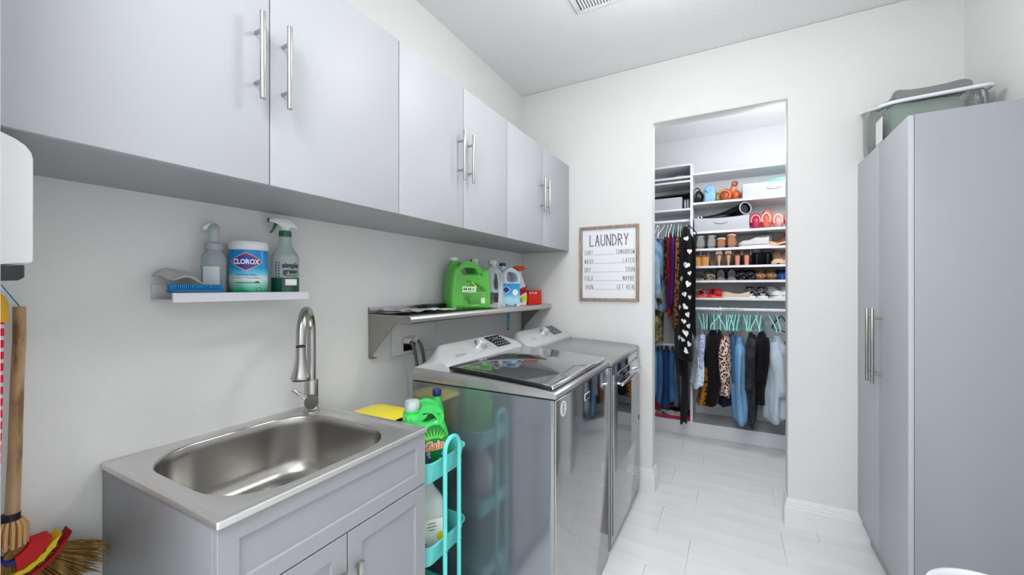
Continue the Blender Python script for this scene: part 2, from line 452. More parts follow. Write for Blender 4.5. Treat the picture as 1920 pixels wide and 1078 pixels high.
lv = MB().tube([(0.0, -.0, .044), (.036, -.0255, .044)], .0235, 28).build('lever_hub', M('lever_hub_grey', (.42, .42, .415), .5, .5), fa, bevel=.001)
MB().tube([(.024, -.026, .052), (.004, -.056, .080), (-.004, -.070, .094)], [.0078, .0070, .0070], 12).build('lever', faucet_m, fa, bevel=.001)

# ------------------------------------------------------------------ washer and dryer
def mirror_round(o): return o
def appliance(name, label, y0, y1, dz, washer):
    a = thing(name, label, name, (.56, (y0 + y1) / 2, 0))
    XB, XW = .233, .886
    ZSEAM = .966 + dz
    # cabinet body with rounded vertical front edges
    body = [(x, y) for x, y in ((XB, y0), (XW - .02, y0))]
    for k in range(6): body.append((XW - .012 + .012 * sin(pi / 2 * k / 5), y0 + .012 - .012 * cos(pi / 2 * k / 5)))
    for k in range(6): body.append((XW - .012 + .012 * cos(pi / 2 * k / 5), y1 - .012 + .012 * sin(pi / 2 * k / 5)))
    body += [(XB, y1)]
    zb = .012 if washer else .03
    MB().prism(body, zb, ZSEAM - .004, 'z').build('cabinet', appl_side_m, a, world=True, ang=30)
    fp = MB().box(XW - .004, XW + .004, y0 + .006, y1 - .006, zb + .004, ZSEAM - .005)
    fp.build('front_panel', appl_m, a, world=True, bevel=.003, seg=3)
    MB().box(XB + .03, XW - .03, y0 + .02, y1 - .02, 0.0, zb + .005).build('base', black_m, a, world=True)
    # top deck: side profile swept along y
    zt = 1.018 + dz
    prof = [(XB, ZSEAM), (XW + .004, ZSEAM), (XW + .008, ZSEAM + .004), (XW + .006, ZSEAM + .016), (XW - .004, ZSEAM + .0245), (XW - .08, ZSEAM + .0315), (.62, ZSEAM + .042), (.45, ZSEAM + .049), (XB + .01, ZSEAM + .054), (XB, ZSEAM + .04)]
    m = MB().prism(prof, y0, y1); m.build('top_deck', appl_top_m, a, world=True, bevel=.006, seg=3, ang=30)
    MB().box(XB + .003, XW - .001, y0 + .003, y1 - .003, ZSEAM - .006, ZSEAM + .001).build('seam_gasket', black_m, a, world=True)
    # console
    zl, zh = 1.028 + dz, 1.103 + dz
    L = []
    W = y1 - y0
    n = 24
    def sec(f):
        """cross-section at fraction f of the width: (x,z) loop"""
        e = 1 - abs(2 * f - 1)
        k = min(1, e / .30); s = k ** .55 if k < 1 else 1
        hgt = .30 + .70 * s
        xt = .415 - (.415 - .292) * hgt; z_t = zl + (zh - zl) * hgt
        crown = .006 * min(1, e / .2)
        return [(XB - .0, zl - .05), (.425, zl - .03), (.424, zl), (.417, zl + .006), ((.415 + xt) / 2 + .004, (zl + z_t) / 2 + .004 + crown), (xt + .012, z_t + .001), (xt, z_t + .001), (xt - .012, z_t - .006), (XB + .012, zl - .006), (XB - .002, zl - .028)]
    rings = []
    for i in range(n + 1):
        f = i / n; f = .5 - .5 * cos(pi * f)
        y = y0 + .006 + (W - .012) * f
        rings.append([(x, y, z) for x, z in sec(f)])
    MB().loft(rings).build('console', cons_m, a, world=True, ang=35)
    # frame of the slanted face: u along y, v up the slope
    sx, sz = (.292 - .415), (zh - zl); ln = sqrt(sx * sx + sz * sz); sx /= ln; sz /= ln
    nx, nz = sz, -sx
    def face(u, v, h=0): return Vector((.415 + sx * v + nx * (.0105 + h), y0 + W * u, zl + .003 + sz * v + nz * (.0105 + h)))
    c0 = face(.50 if washer else .52, .078, -.002)
    nrm = Vector((nx, 0, nz))
    kn = MB()
    def disc(c, prof, name, mat, par):
        m = MB(); rr = []
        e1 = Vector((0, 1, 0)); e2 = nrm.cross(e1)
        for r, h in prof: rr.append([c + e1 * (cos(2 * pi * k / 30) * r) + e2 * (sin(2 * pi * k / 30) * r) + nrm * h for k in range(30)])
        m.loft(rr); return m.build(name, mat, par, world=True, ang=25)
    kb = disc(c0, [(.034, -.002), (.034, .006), (.032, .008), (.026, .009)], 'dial_ring', chrome_m, a)
    disc(c0, [(.026, .008), (.025, .026), (.023, .029), (.012, .0295)], 'dial', cons_m, kb)
    p = [face(.66, .118, .001), face(.93, .118, .001), face(.93, .045, .001), face(.66, .045, .001)]
    p = [face(.64, .122, .0006), face(.83, .122, .0006), face(.86, .040, .0006), face(.67, .040, .0006)]
    q = [v_ - nrm * .006 for v_ in p]
    dp = MB().loft([q, p]).build('display_panel', M(name + '_display', (.10, .105, .115), .15), a, world=True, smooth=False)
    for r_ in range(4):
        for c_ in range(5):
            uu = .665 + c_ * .036 + .008 * r_ * .5; vv = .108 - r_ * .018
            if r_ < 2 and c_ in (1, 2): continue
            b_ = [face(uu, vv, .0012), face(uu + .018, vv, .0012), face(uu + .019, vv - .006, .0012), face(uu + .001, vv - .006, .0012)]
            m = MB(); m.face([m.b.verts.new(z) for z in b_]); m.build('display_mark', M('mark', (.62, .64, .66), .4) if 'markm' not in globals() else markm, dp, world=True, smooth=False)
    b_ = [face(.70, .108, .0012), face(.765, .108, .0012), face(.772, .086, .0012), face(.707, .086, .0012)]
    m = MB(); m.face([m.b.verts.new(z) for z in b_]); m.build('display_window', M(name + '_window', (.35, .37, .40), .2), dp, world=True, smooth=False)
    for vv in range(5):
        for su in (.405, .575):
            b_ = [face(su, .118 - vv * .02, .0006), face(su + .03, .118 - vv * .02, .0006), face(su + .03, .115 - vv * .02, .0006), face(su, .115 - vv * .02, .0006)]
            m = MB(); m.face([m.b.verts.new(z) for z in b_]); m.build('cycle_mark', M('cycle_grey', (.6, .61, .62), .5), a, world=True, smooth=False)
    lt = text_obj('lettering', 'MAYTAG', .017, M(name + '_letters', (.35, .36, .38), .4), None, lambda x, y: face(.16 if washer else .17, .040, .0008) + Vector((0, x, 0)) + Vector((sx, 0, sz)) * y, xs=1.0, align='LEFT')
    lt.parent = a; lt.data.transform(WM[a.name].inverted()); WM[lt.name] = WM[a.name].copy()
    return a, ZSEAM
markm = M('display_marks', (.62, .64, .66), .4)
wa, zs_ = appliance('washing_machine', 'graphite top-loading washing machine with dark glass lid, nearer of the pair', 1.317, 2.012, 0, True)
# lid: dark glass in a frame that slopes to the front
y0, y1 = 1.327, 2.002
def lidz(x): return 1.037 - (x - .42) * .045 - .0095 * ((x - .42) / .45) ** 2
xs = lsp(.418, .872, 10)
m = MB().loft([[(x, y, z) for x, z in [(x, lidz(x)) for x in xs] + [(x, lidz(x) - .011) for x in xs[::-1]]] for y in (y0, y1)])
lid = m.build('lid', black_m, wa, world=True, bevel=.0025, seg=2, ang=30)
xs2 = lsp(.424, .862, 10)
m = MB().loft([[(x, y, z) for x, z in [(x, lidz(x) + .0032) for x in xs2] + [(x, lidz(x) - .002) for x in xs2[::-1]]] for y in (y0 + .008, y1 - .008)])
m.build('lid_glass', glass_lid_m, lid, world=True, bevel=.0012, ang=30)
m = MB().loft([[(.861, y, lidz(.861) + .0036), (.874, y, lidz(.874) + .0034), (.878, y, lidz(.874) - .002), (.876, y, lidz(.874) - .010), (.868, y, lidz(.868) - .010), (.862, y, lidz(.862) - .003)] for y in (y0 + .002, y1 - .002)])
m.build('lid_handle', chrome_m, lid, world=True, bevel=.001)
def fpx(y, z, h=0): return Vector((.8902 + h, y, z))
# round sticker and badge on the front of the washer
m = MB(); m.lathe([(.028, 0), (.028, .0008)], (.890, 1.392, .918), n=32, ax='x', sy=1); st = m.build('round_sticker', white_m, wa, world=True)
for i in range(6):
    hw_ = .010 + .005 * sin(pi * i / 5)
    MB().box(.8905, .8911, 1.392 - hw_, 1.392 + hw_ * (.6 if i % 2 else 1), .9355 - i * .0075, .9385 - i * .0075).build('printed_line', dark_m, st, world=True, smooth=False)
bd = MB().box(.889, .8925, 1.635, 1.70, .885, .913).build('badge', M('badge_rim', (.88, .89, .90), .35, .3), wa, world=True, bevel=.001)
pl = MB().box(.892, .8932, 1.638, 1.697, .888, .910).build('badge_plate', M('badge_dark', (.13, .16, .19), .3), bd, world=True)
lt = text_obj('badge_lettering', 'MAYTAG', .0125, chrome_m, None, lambda x, y: Vector((.8936, 1.6675 + x, .8945 + y)))
lt.parent = bd; lt.data.transform(WM[bd.name].inverted())

dr, zs_ = appliance('dryer', 'graphite clothes dryer with mirror door, beside the doorway wall', 2.058, 2.762, -.012, False)
# dryer door
dd = MB().box(.888, .899, 2.085, 2.735, .075, .905).build('door', appl_m, dr, world=True, bevel=.004, seg=3)
MB().box(.8975, .9005, 2.115, 2.69, .40, .885).build('door_window', M('dryer_dark_glass', (.10, .105, .12), .04, .3, coat=1.0), dd, world=True, bevel=.001)
MB().box(.9003, .9008, 2.15, 2.688, .402, .845).build('door_glass', M('dryer_mirror_glass', (.50, .51, .53), .05, 1.0), dd, world=True)
hb = MB().tube([(.926, 2.135, .852), (.926, 2.655, .852)], .0085, 14).build('door_handle', chrome_m, dd, world=True, bevel=.001)
for yy in (2.155, 2.635): MB().tube([(.897, yy, .852), (.926, yy, .852)], .0075, 12).build('handle_post', chrome_m, hb, world=True)
MB().box(.898, .9005, 2.715, 2.722, .50, .53).build('latch_slot', black_m, dd, world=True)
# wall box with hoses
wb = thing('outlet_box', 'white recessed supply box plate on the wall behind the washer', 'wall plate', (0, 1.586, 1.03))
MB().box(.0005, .010, 1.426, 1.746, 1.028, 1.19).build('plate', white_m, wb, world=True, bevel=.003)
MB().box(.009, .012, 1.50, 1.585, 1.045, 1.10).build('recess', black_m, wb, world=True, bevel=.001)
for k, yy in enumerate((1.505, 1.56)):
    h = thing('supply_plug', ('white plug in the wall box behind the washer, nearer the sink', 'white plug in the wall box behind the washer, farther from the sink')[k], 'plug', (.012, yy, 1.10), group='plugs with grey cords behind the washer')
    MB().tube([(0, 0, .0), (.03, 0, .0), (.04, 0, -.004)], [.017, .017, .012], 16).build('plug_head', white_m, h, bevel=.002)
    MB().tube(catmull([(.036, 0, -.004), (.055, .004, -.03), (.05, .03, -.10), (.045, .045, -.2), (.05, .04, -.33), (.06, .03, -.5)], 6, False), .0085, 10).build('cord', M('grey_cord%d' % k, (.42, .42, .43), .4), h)

# ------------------------------------------------------------------ steel wall shelf
ss = thing('steel_wall_shelf', 'stainless steel wall shelf above the washer and dryer', 'shelf', (0, 2.04, 1.236))
YA, YB = 1.288, 2.788
prof = [(.003, 1.272), (.005, 1.272), (.007, 1.240), (.236, 1.240), (.246, 1.238), (.252, 1.230), (.254, 1.222), (.252, 1.212), (.246, 1.206), (.236, 1.2045), (.236, 1.2065), (.245, 1.208), (.250, 1.214), (.2515, 1.222), (.250, 1.229), (.244, 1.2355), (.236, 1.2375), (.003, 1.2375)]
MB().prism(prof, YA, YB).build('deck', steel_m, ss, world=True, ang=30)
brm = M('bracket_steel', (.60, .59, .57), .35, .9)
for yy in (YA, YB - .003):
    b = MB().prism([(.002, 1.272), (.006, 1.272), (.006, 1.2375), (.24, 1.2375), (.248, 1.23), (.251, 1.222), (.248, 1.21), (.238, 1.2045), (.165, 1.2045), (.03, 1.065), (.028, 1.048), (.002, 1.043)], yy, yy + .0025).build('bracket', brm, ss, world=True)
    MB().box(.002, .03, yy - (0 if yy < 2 else .02), yy + (.024 if yy < 2 else .003), 1.043, 1.0455).build('bracket_foot', brm, b, world=True)

# ------------------------------------------------------------------ white picture ledge
lg = thing('wall_ledge', 'small white picture ledge on the wall above the sink', 'shelf', (0, .711, 1.32))
LA, LB = .515, .907
MB().box(.001, .009, LA, LB, 1.325, 1.368).build('back_lip', ledge_m, lg, world=True, bevel=.0008, seg=1)
MB().box(.009, .124, LA, LB, 1.3205, 1.3275).build('base_board', ledge_m, lg, world=True, bevel=.0008, seg=1)
MB().box(.124, .133, LA, LB, 1.3195, 1.3455).build('front_lip', ledge_m, lg, world=True, bevel=.0008, seg=1)

# ------------------------------------------------------------------ framed laundry sign
sg = thing('framed_sign', 'white laundry sign in a thin brown wood frame on the back wall', 'sign', (.681, D, 1.268))
X0, X1, Z0, Z1 = .476, .886, 1.268, 1.787
woodf = M('frame_wood', (.60, .52, .46), .5)
ramp_color(woodf, 'ShaderNodeTexNoise', [(.3, (.53, .45, .39)), (.7, (.68, .60, .53))], scale=14, mapping=(6, 1, 1), Detail=5)
fw = .018
for nm, pg in (('frame_top', [(X0, Z1), (X1, Z1), (X1 - fw, Z1 - fw), (X0 + fw, Z1 - fw)]), ('frame_bottom', [(X0, Z0), (X1, Z0), (X1 - fw, Z0 + fw), (X0 + fw, Z0 + fw)]),
               ('frame_side', [(X0, Z0), (X0 + fw, Z0 + fw), (X0 + fw, Z1 - fw), (X0, Z1)]), ('frame_side', [(X1, Z0), (X1 - fw, Z0 + fw), (X1 - fw, Z1 - fw), (X1, Z1)])):
    MB().prism(pg, D - .024, D - .001).build(nm, woodf, sg, world=True, bevel=.0012, seg=2)
bdm = M('sign_board', (.93, .93, .955), .4)
MB().box(X0 + .01, X1 - .01, D - .008, D - .002, Z0 + .01, Z1 - .01).build('board', bdm, sg, world=True)
ink_m = M('sign_ink', (.16, .17, .20), .6)
S = {'A': [[(0, 0), (.5, 1), (1, 0)], [(.2, .4), (.8, .4)]], 'B': [[(0, 0), (0, 1), (.8, .85), (.75, .6), (0, .52), (.9, .4), (.9, .1), (0, 0)]],
     'D': [[(0, 0), (0, 1), (.7, .85), (1, .5), (.8, .15), (0, 0)]], 'E': [[(1, 1), (0, 1), (0, 0), (1, 0)], [(0, .5), (.8, .5)]], 'F': [[(1, 1), (0, 1), (0, 0)], [(0, .5), (.8, .5)]],
     'G': [[(1, .85), (.6, 1), (.1, .8), (0, .4), (.3, 0), (.9, .1), (1, .4), (.6, .4)]], 'H': [[(0, 0), (0, 1)], [(1, 0), (1, 1)], [(0, .5), (1, .5)]],
     'I': [[(.5, 0), (.5, 1)], [(.2, 1), (.8, 1)], [(.2, 0), (.8, 0)]], 'K': [[(0, 0), (0, 1)], [(1, 1), (0, .45), (1, 0)]], 'L': [[(0, 1), (0, 0), (1, .04)]],
     'M': [[(0, 0), (.05, 1), (.5, .3), (.95, 1), (1, 0)]], 'N': [[(0, 0), (0, 1), (1, 0), (1, 1)]], 'O': [[(.5, 1), (.1, .8), (0, .4), (.4, 0), (.9, .2), (1, .7), (.5, 1)]],
     'R': [[(0, 0), (0, 1), (.8, .9), (.9, .6), (0, .5)], [(.3, .5), (1, 0)]], 'S': [[(1, .85), (.5, 1), (.05, .75), (.5, .52), (.95, .25), (.5, 0), (0, .12)]],
     'T': [[(0, 1), (1, 1)], [(.5, 1), (.5, 0)]], 'U': [[(0, 1), (0, .2), (.5, 0), (1, .2), (1, 1)]], 'W': [[(0, 1), (.2, 0), (.5, .7), (.8, 0), (1, 1)]], 'Y': [[(0, 1), (.5, .5), (1, 1)], [(.5, .5), (.4, 0)]],
     '.': [[(.3, 0), (.7, 0)]], ' ': []}
def strokes(body, x, z, w_, h_, gap, th, yy, mb):
    for ch in body:
        for line in S[ch]:
            for (a, b) in zip(line, line[1:]):
                A, B = Vector((x + a[0] * w_, z + a[1] * h_)), Vector((x + b[0] * w_, z + b[1] * h_))
                d = (B - A); d = d.normalized() if d.length > 1e-6 else Vector((1, 0)); n_ = Vector((-d.y, d.x)) * th; A -= d * th * .6; B += d * th * .6
                mb.face([mb.b.verts.new((p.x, yy, p.y)) for p in (A - n_, B - n_, B + n_, A + n_)])
        x += w_ + gap
    return x
def word(body, x, z, w_, h_, gap, th, right=False):
    if right: x = x - (len(body) * (w_ + gap) - gap)
    m = MB(); strokes(body, x, z, w_, h_, gap, th, D - .0088, m); b = m.b
    return m.build('lettering', ink_m, sg, world=True, smooth=False), x
word('LAUNDRY', .548, 1.650, .0265, .078, .0135, .0027)
rows = [('SORT', 'TOMORROW'), ('WASH', 'LATER'), ('DRY', 'SOON'), ('FOLD', 'MAYBE'), ('IRON', 'GET REAL')]
for i, (a, b) in enumerate(rows):
    z = 1.588 - i * .0605
    word(a, .510, z, .0102, .032, .0062, .00115)
    _, xb = word(b, .856 + (.008 if i == 4 else 0), z, .0102, .032, .0062, .00115, True)
    m = MB(); xa = .510 + len(a) * .0164 + .003
    n_ = int((xb - .006 - xa) / .0085)
    for k in range(n_):
        x = xa + k * .0085
        m.face([m.b.verts.new(p) for p in ((x, D - .0088, z), (x + .0055, D - .0088, z), (x + .0055, D - .0088, z + .0022), (x, D - .0088, z + .0022))])
    o = m.build('dotted_line', ink_m, sg, world=True, smooth=False); o['kind'] = 'stuff'

# ------------------------------------------------------------------ things on the white ledge
ZL = 1.3275
def facing(x, y): return atan2(1.431 - x, y)
# wipes canister
px, py = .066, .742
cw = thing('wipes_canister', 'round blue and green canister of disinfecting wipes on the white ledge', 'canister', (px, py, ZL), facing(px, py) - .06)
MB().lathe([(.050, 0), (.053, .004), (.053, .152), (.051, .156)], n=40).build('body', white_m, cw)
lab = M('wipes_label', (.1, .5, .8), .25)
zramp(lab, .0, .150, [(0, (.05, .62, .42)), (.22, (.10, .70, .50)), (.36, (.62, .86, .80)), (.46, (.90, .96, .97)), (.57, (.42, .82, .94)), (.70, (.08, .62, .88)), (1, (.05, .54, .84))], wobble=.02)
MB().lathe([(.0533, .004), (.0536, .005), (.0536, .149), (.0533, .150)], n=48, cap=False).build('label', lab, cw)
MB().lathe([(.0545, .153), (.056, .156), (.056, .170), (.053, .177), (.044, .180), (.03, .181), (.02, .1812)], n=40).build('lid', white_m, cw)
R = .0538
def cap_(x, y, k=0): return Vector(((R + k) * sin((x - .004) / R), -(R + k) * cos((x - .004) / R), .113 + y))
red_m, navy_m = M('logo_red', (.78, .08, .16), .3), M('logo_navy', (.12, .22, .62), .3)
wht = M('print_white', (.97, .97, .97), .4)
def diamond(hw, hh, k, mat, nm, par):
    e = lambda x: hh * max(0.0, 1 - abs(x) / hw) ** .82
    patch(lsp(-hw, hw, 25), lambda x: e(x) * (1 if abs(x) < hw else 0), lambda x: -e(x), lambda x, y: cap_(x, y, k)).build(nm, mat, par)
diamond(.046, .0290, .0004, wht, 'logo_outline', cw); diamond(.0445, .0277, .0007, red_m, 'logo_border', cw); diamond(.039, .0232, .0010, navy_m, 'logo_field', cw)
text_obj('lettering', 'CLOROX', .0215, wht, cw, lambda x, y: cap_(x, y - .0075, .0016), xs=.80, bold=.0007)
for z, s, sz, mt in ((-.043, 'Disinfecting Wipes', .0085, navy_m), (-.053, 'Kills Cold & Flu Viruses* & Bacteria', .0068, red_m)):
    text_obj('lettering', s, sz, mt, cw, lambda x, y, z=z: cap_(x * .9, y + z, .0008))
patch(lsp(-.030, .026, 20), lambda x: -.0655 + .0012, lambda x: -.0655 - .0012, lambda x, y: cap_(x, y, .0008)).build('green_line', M('leaf_green', (.05, .45, .22), .4), cw)
patch(lsp(.022, .038, 9), lambda x: -.064 + .0035 * sin((x - .022) / .016 * pi), lambda x: -.067, lambda x, y: cap_(x, y, .0009)).build('leaf_print', M('leaf_print_green', (.05, .45, .22), .4), cw)
mm = MB()
for k in range(20):
    a0, a1 = 2 * pi * k / 20, 2 * pi * (k + 1) / 20
    mm.face([mm.b.verts.new(cap_(.036 + r_ * cos(a_), -.090 + r_ * sin(a_), .0008)) for r_, a_ in ((.0095, a0), (.0095, a1), (.0083, a1), (.0083, a0))])
mm.build('seal_print', M('seal_green', (.05, .38, .26), .4), cw)
# green cleaner spray bottle
px, py = .068, .862
sb = thing('spray_bottle', 'clear spray bottle of dark green cleaner with white and green trigger on the ledge', 'bottle', (px, py, ZL), facing(px, py) - .1)
bprof = [(.040, 0), (.043, .003), (.043, .128), (.042, .140), (.036, .152), (.024, .168), (.0195, .18), (.0175, .215)]
MB().lathe([(r * .99, z) for r, z in bprof], n=36, sy=.82).build('bottle', frost_m, sb)
MB().lathe([(.037, .003), (.0405, .005), (.0405, .066), (.037, .0665)], n=36, sy=.82).build('green_liquid', M('green_cleaner', (.03, .36, .26), .12), sb)
zg = M('liquid_tint', (.03, .33, .25), .1)
MB().lathe([(.0434, .004), (.0434, .066)], n=36, sy=.82, cap=False).build('liquid_band', zg, sb)
gr = M('trigger_green', (.02, .40, .26), .35)
nk = MB().lathe([(.019, .208), (.0195, .21), (.0195, .226), (.017, .228)], n=24).build('collar', gr, sb)
hd = [(-.048, .258), (-.046, .268), (-.03, .2705), (.0, .270), (.018, .265), (.034, .250), (.042, .236), (.036, .236), (.022, .243), (.012, .236), (.012, .226), (-.010, .226), (-.012, .240), (-.022, .250), (-.036, .2555)]
MB().prism(hd, -.011, .011).build('trigger_head', white_g, sb, bevel=.003, seg=2)
MB().prism([(-.053, .257), (-.053, .2695), (-.044, .2695), (-.044, .257)], -.0085, .0085).build('nozzle', gr, sb, bevel=.002)
MB().prism([(-.034, .254), (-.022, .252), (-.028, .240), (-.036, .226), (-.043, .219), (-.048, .221), (-.040, .231), (-.036, .243)], -.006, .006).build('trigger', gr, sb, bevel=.002)
def onb(x, y, rr=.0445): a = x / rr; return Vector((rr * sin(a), -rr * .82 * cos(a) - .001, y))
blk = M('print_black', (.10, .12, .13), .5)
text_obj('lettering', 'simple', .024, blk, sb, lambda x, y: onb(x + .022, y + .100, .0448), xs=.9, bold=.0008)
text_obj('lettering', 'green', .024, blk, sb, lambda x, y: onb(x + .022, y + .080, .0448), xs=.9, bold=.0008)
patch(lsp(.004, .044, 8), lambda x: .0735, lambda x: .0715, lambda x, y: onb(x, y, .0447)).build('small_print', blk, sb)
patch(lsp(.004, .044, 10), lambda x: .061, lambda x: .040, lambda x, y: onb(x, y, .0447)).build('white_label', wht, sb)
for k in range(6):
    for xx in (-.028, -.018):
        patch([xx, xx + .005], lambda x, k=k: .118 - k * .009, lambda x, k=k: .114 - k * .009, lambda x, y: onb(x, y, .0446)).build('gauge_mark', blk, sb)
# pump bottle
px, py = .055, .648
pb = thing('foaming_pump_bottle', 'clear pump bottle with a little yellow liquid on the white ledge', 'bottle', (px, py, ZL), facing(px, py) - .2)
MB().lathe([(.028, 0), (.031, .003), (.031, .118), (.029, .130), (.021, .140), (.019, .148)], n=30).build('bottle', M('clear_bottle', (.88, .92, .93), .08, trans=.75, ior=1.25), pb)
MB().lathe([(.0296, .004), (.0300, .005), (.0300, .022), (.028, .0225)], n=30).build('yellow_liquid', M('yellow_liquid', (.80, .75, .12), .15), pb)
MB().box(-.02, .02, -.0322, -.0312, .03, .095).build('label', M('pale_label', (.80, .84, .87), .4, alpha=1), pb, bevel=.0004)
pc = MB().lathe([(.021, .146), (.0225, .148), (.0225, .164), (.015, .168), (.013, .190), (.0145, .196), (.0145, .216), (.009, .224)], n=24).build('pump_collar', frost_m, pb)
MB().tube([(.004, 0, .216), (-.010, 0, .222), (-.022, 0, .214), (-.024, 0, .206)], [.010, .009, .0075, .007], 12).build('pump_spout', white_m, pc)
# brush with blue bristles
br = thing('scrub_brush', 'blue scrubbing brush lying on its back at the left of the white ledge', 'brush', (.110, .578, 1.3455), radians(84))
blu = M('brush_blue', (.10, .56, .80), .4)
MB().loft([[(x, y, z) for x, y in rrect(0, 0, .067 - e, .020 - e, .017 - e * .5, 5)] for e, z in ((.003, .0), (0, .002), (0, .008), (.002, .010))]).build('handle_block', M('brush_block_blue', (.05, .40, .62), .4), br)
m = MB()
for i in range(27):
    for j in range(6):
        x = -.059 + i * .0045; y = -.014 + j * .0056
        m.tube([(x, y, .009), (x + random.uniform(-.001, .001), y * 1.15, .022 + random.uniform(0, .001))], .0017, 5)
o = m.build('bristles', blu, br); o['kind'] = 'stuff'
# folded white cloth on the ledge
def sheet(name, mat, parent, fn, nu=14, nv=14, thick=.002, world=False):
    m = MB(); g = [[m.b.verts.new(fn(i / nu, j / nv)) for j in range(nv + 1)] for i in range(nu + 1)]
    for i in range(nu):
        for j in range(nv): m.face([g[i][j], g[i + 1][j], g[i + 1][j + 1], g[i][j + 1]])
    o = m.build(name, mat, parent, world=world, ang=180)
    md = o.modifiers.new('thick', 'SOLIDIFY'); md.thickness = thick; md.offset = 0
    return o
def ck(u, v):
    a = u * 1.0
    x = .022 + .07 * v; y = .512 + .105 * u + .02 * v; z = 1.374 + .040 * sin(pi * (u * .8 + .15)) * (1 - .45 * v) - .028 * v * u + .004 * sin(9 * u + 5 * v)
    return (x, y, max(z, 1.372 if v < .2 else 1.35))
tag(sheet('folded_cloth', cloth('white_rag', (.80, .80, .80)), None, ck, thick=.004), 'white folded cleaning cloth behind the blue brush on the ledge', 'cloth')

# ------------------------------------------------------------------ things on the steel shelf
ZM = 1.2402
# the big green jug
px, py = .135, 1.865
gj = thing('detergent_jug', 'large green detergent jug with a white cap on the steel shelf', 'jug', (px, py, ZM), radians(62))
green_m = M('jug_green', (.36, .74, .30), .3)
ol = catmull([(-.120, .012), (-.105, .001), (0, .0), (.105, .001), (.122, .015), (.124, .08), (.118, .16), (.112, .205), (.095, .223), (.055, .224), (.044, .240), (.010, .252), (-.030, .253), (-.052, .249), (-.064, .243), (-.088, .240), (-.101, .228), (-.110, .20), (-.118, .15), (-.124, .08)], 4)
hole = catmull([(-.055, .205), (-.05, .225), (-.03, .236), (.0, .234), (.026, .218), (.036, .202), (.03, .196), (-.01, .196), (-.048, .196)], 4)
slab([ol, hole], .062, .026, 5).build('body', green_m, gj, ang=60)
MB().lathe([(.034, .215), (.029, .235), (.0225, .246), (.021, .268)], (-.080, 0, 0), n=24).build('neck', green_m, gj)
MB().lathe([(.0215, .266), (.0235, .268), (.0235, .281), (.021, .2835)], (-.080, 0, 0), n=24).build('cap', white_m, gj)
lt_g = M('label_green', (.50, .83, .42), .35)
fl = lambda x0, z0, k=0: (lambda x, y: Vector((x0 + x, -.0622 - k, z0 + y)))
MB().lathe([(.074, -.0005), (.074, .0015), (.070, .003)], (.02, -.0615, .082), n=40, ax='y', sx=.86, sy=1.0).build('label_panel', lt_g, gj)
pale_m = M('pale_print', (.82, .93, .76), .4); dkg = M('dark_green_print', (.07, .28, .14), .5); ylg = M('lime_print', (.66, .86, .22), .4)
patch([-.062, .022], lambda x: .126, lambda x: .093, fl(0, 0, .003)).build('label_plate', pale_m, gj)
for xa_, xb_ in ((-.054, -.046), (-.043, -.034), (-.026, -.020), (-.017, -.009), (.002, .006)):
    patch([xa_, xb_], lambda x: .116, lambda x: .106, fl(0, 0, .0034)).build('plate_mark', dkg, gj)
patch([-.052, -.036, -.028, -.012, -.002, .012], lambda x: .100, lambda x: .0985, fl(0, 0, .0034)).build('plate_rule', dkg, gj)
for k in range(6):
    patch([-.058, .066 - .006 * k], lambda x, k=k: .082 - .0095 * k, lambda x, k=k: .080 - .0095 * k, fl(0, 0, .0024)).build('print_line', M('print_line_green', (.30, .62, .28), .5), gj)
patch([.052, .078], lambda x: .062, lambda x: .032, fl(0, 0, .003)).build('printed_panel', pale_m, gj)
for k, (x, z) in enumerate(((-.030, .152), (-.012, .150), (.014, .138), (.034, .128), (.052, .116))):
    patch(lsp(x - .006, x + .006, 5), lambda q, x=x, z=z: z + .0055 * (1 - abs(q - x) / .0065), lambda q, x=x, z=z: z - .0045 * (1 - abs(q - x) / .0065), fl(0, 0, .0026)).build('leaf_mark', dkg, gj)
patch(lsp(-.006, .03, 8), lambda x: .156 - (x + .006) * .9, lambda x: .146 - (x + .006) * .9, fl(0, 0, .0026)).build('lime_swoosh', ylg, gj)
# spray/pour bottle top behind the green jug
px, py = .068, 2.055
bt = thing('dropper_bottle', 'white bottle with a clear pump top just behind the green jug', 'bottle', (px, py, ZM), radians(70))
MB().lathe([(.028, 0), (.030, .004), (.030, .20), (.025, .22), (.018, .232), (.016, .24)], n=24).build('bottle', M('pale_green_plastic', (.45, .75, .42), .35), bt)
MB().lathe([(.018, .235), (.019, .237), (.019, .260), (.010, .265), (.010, .280)], n=20).build('pump_collar', white_m, bt)
MB().prism([(-.034, .274), (-.034, .290), (.012, .298), (.016, .280), (.010, .276)], -.009, .009).build('pump_head', white_m, bt, bevel=.003)
MB().tube([(-.034, 0, .282), (-.039, 0, .282)], .007, 12).build('nozzle', dark_m, bt)
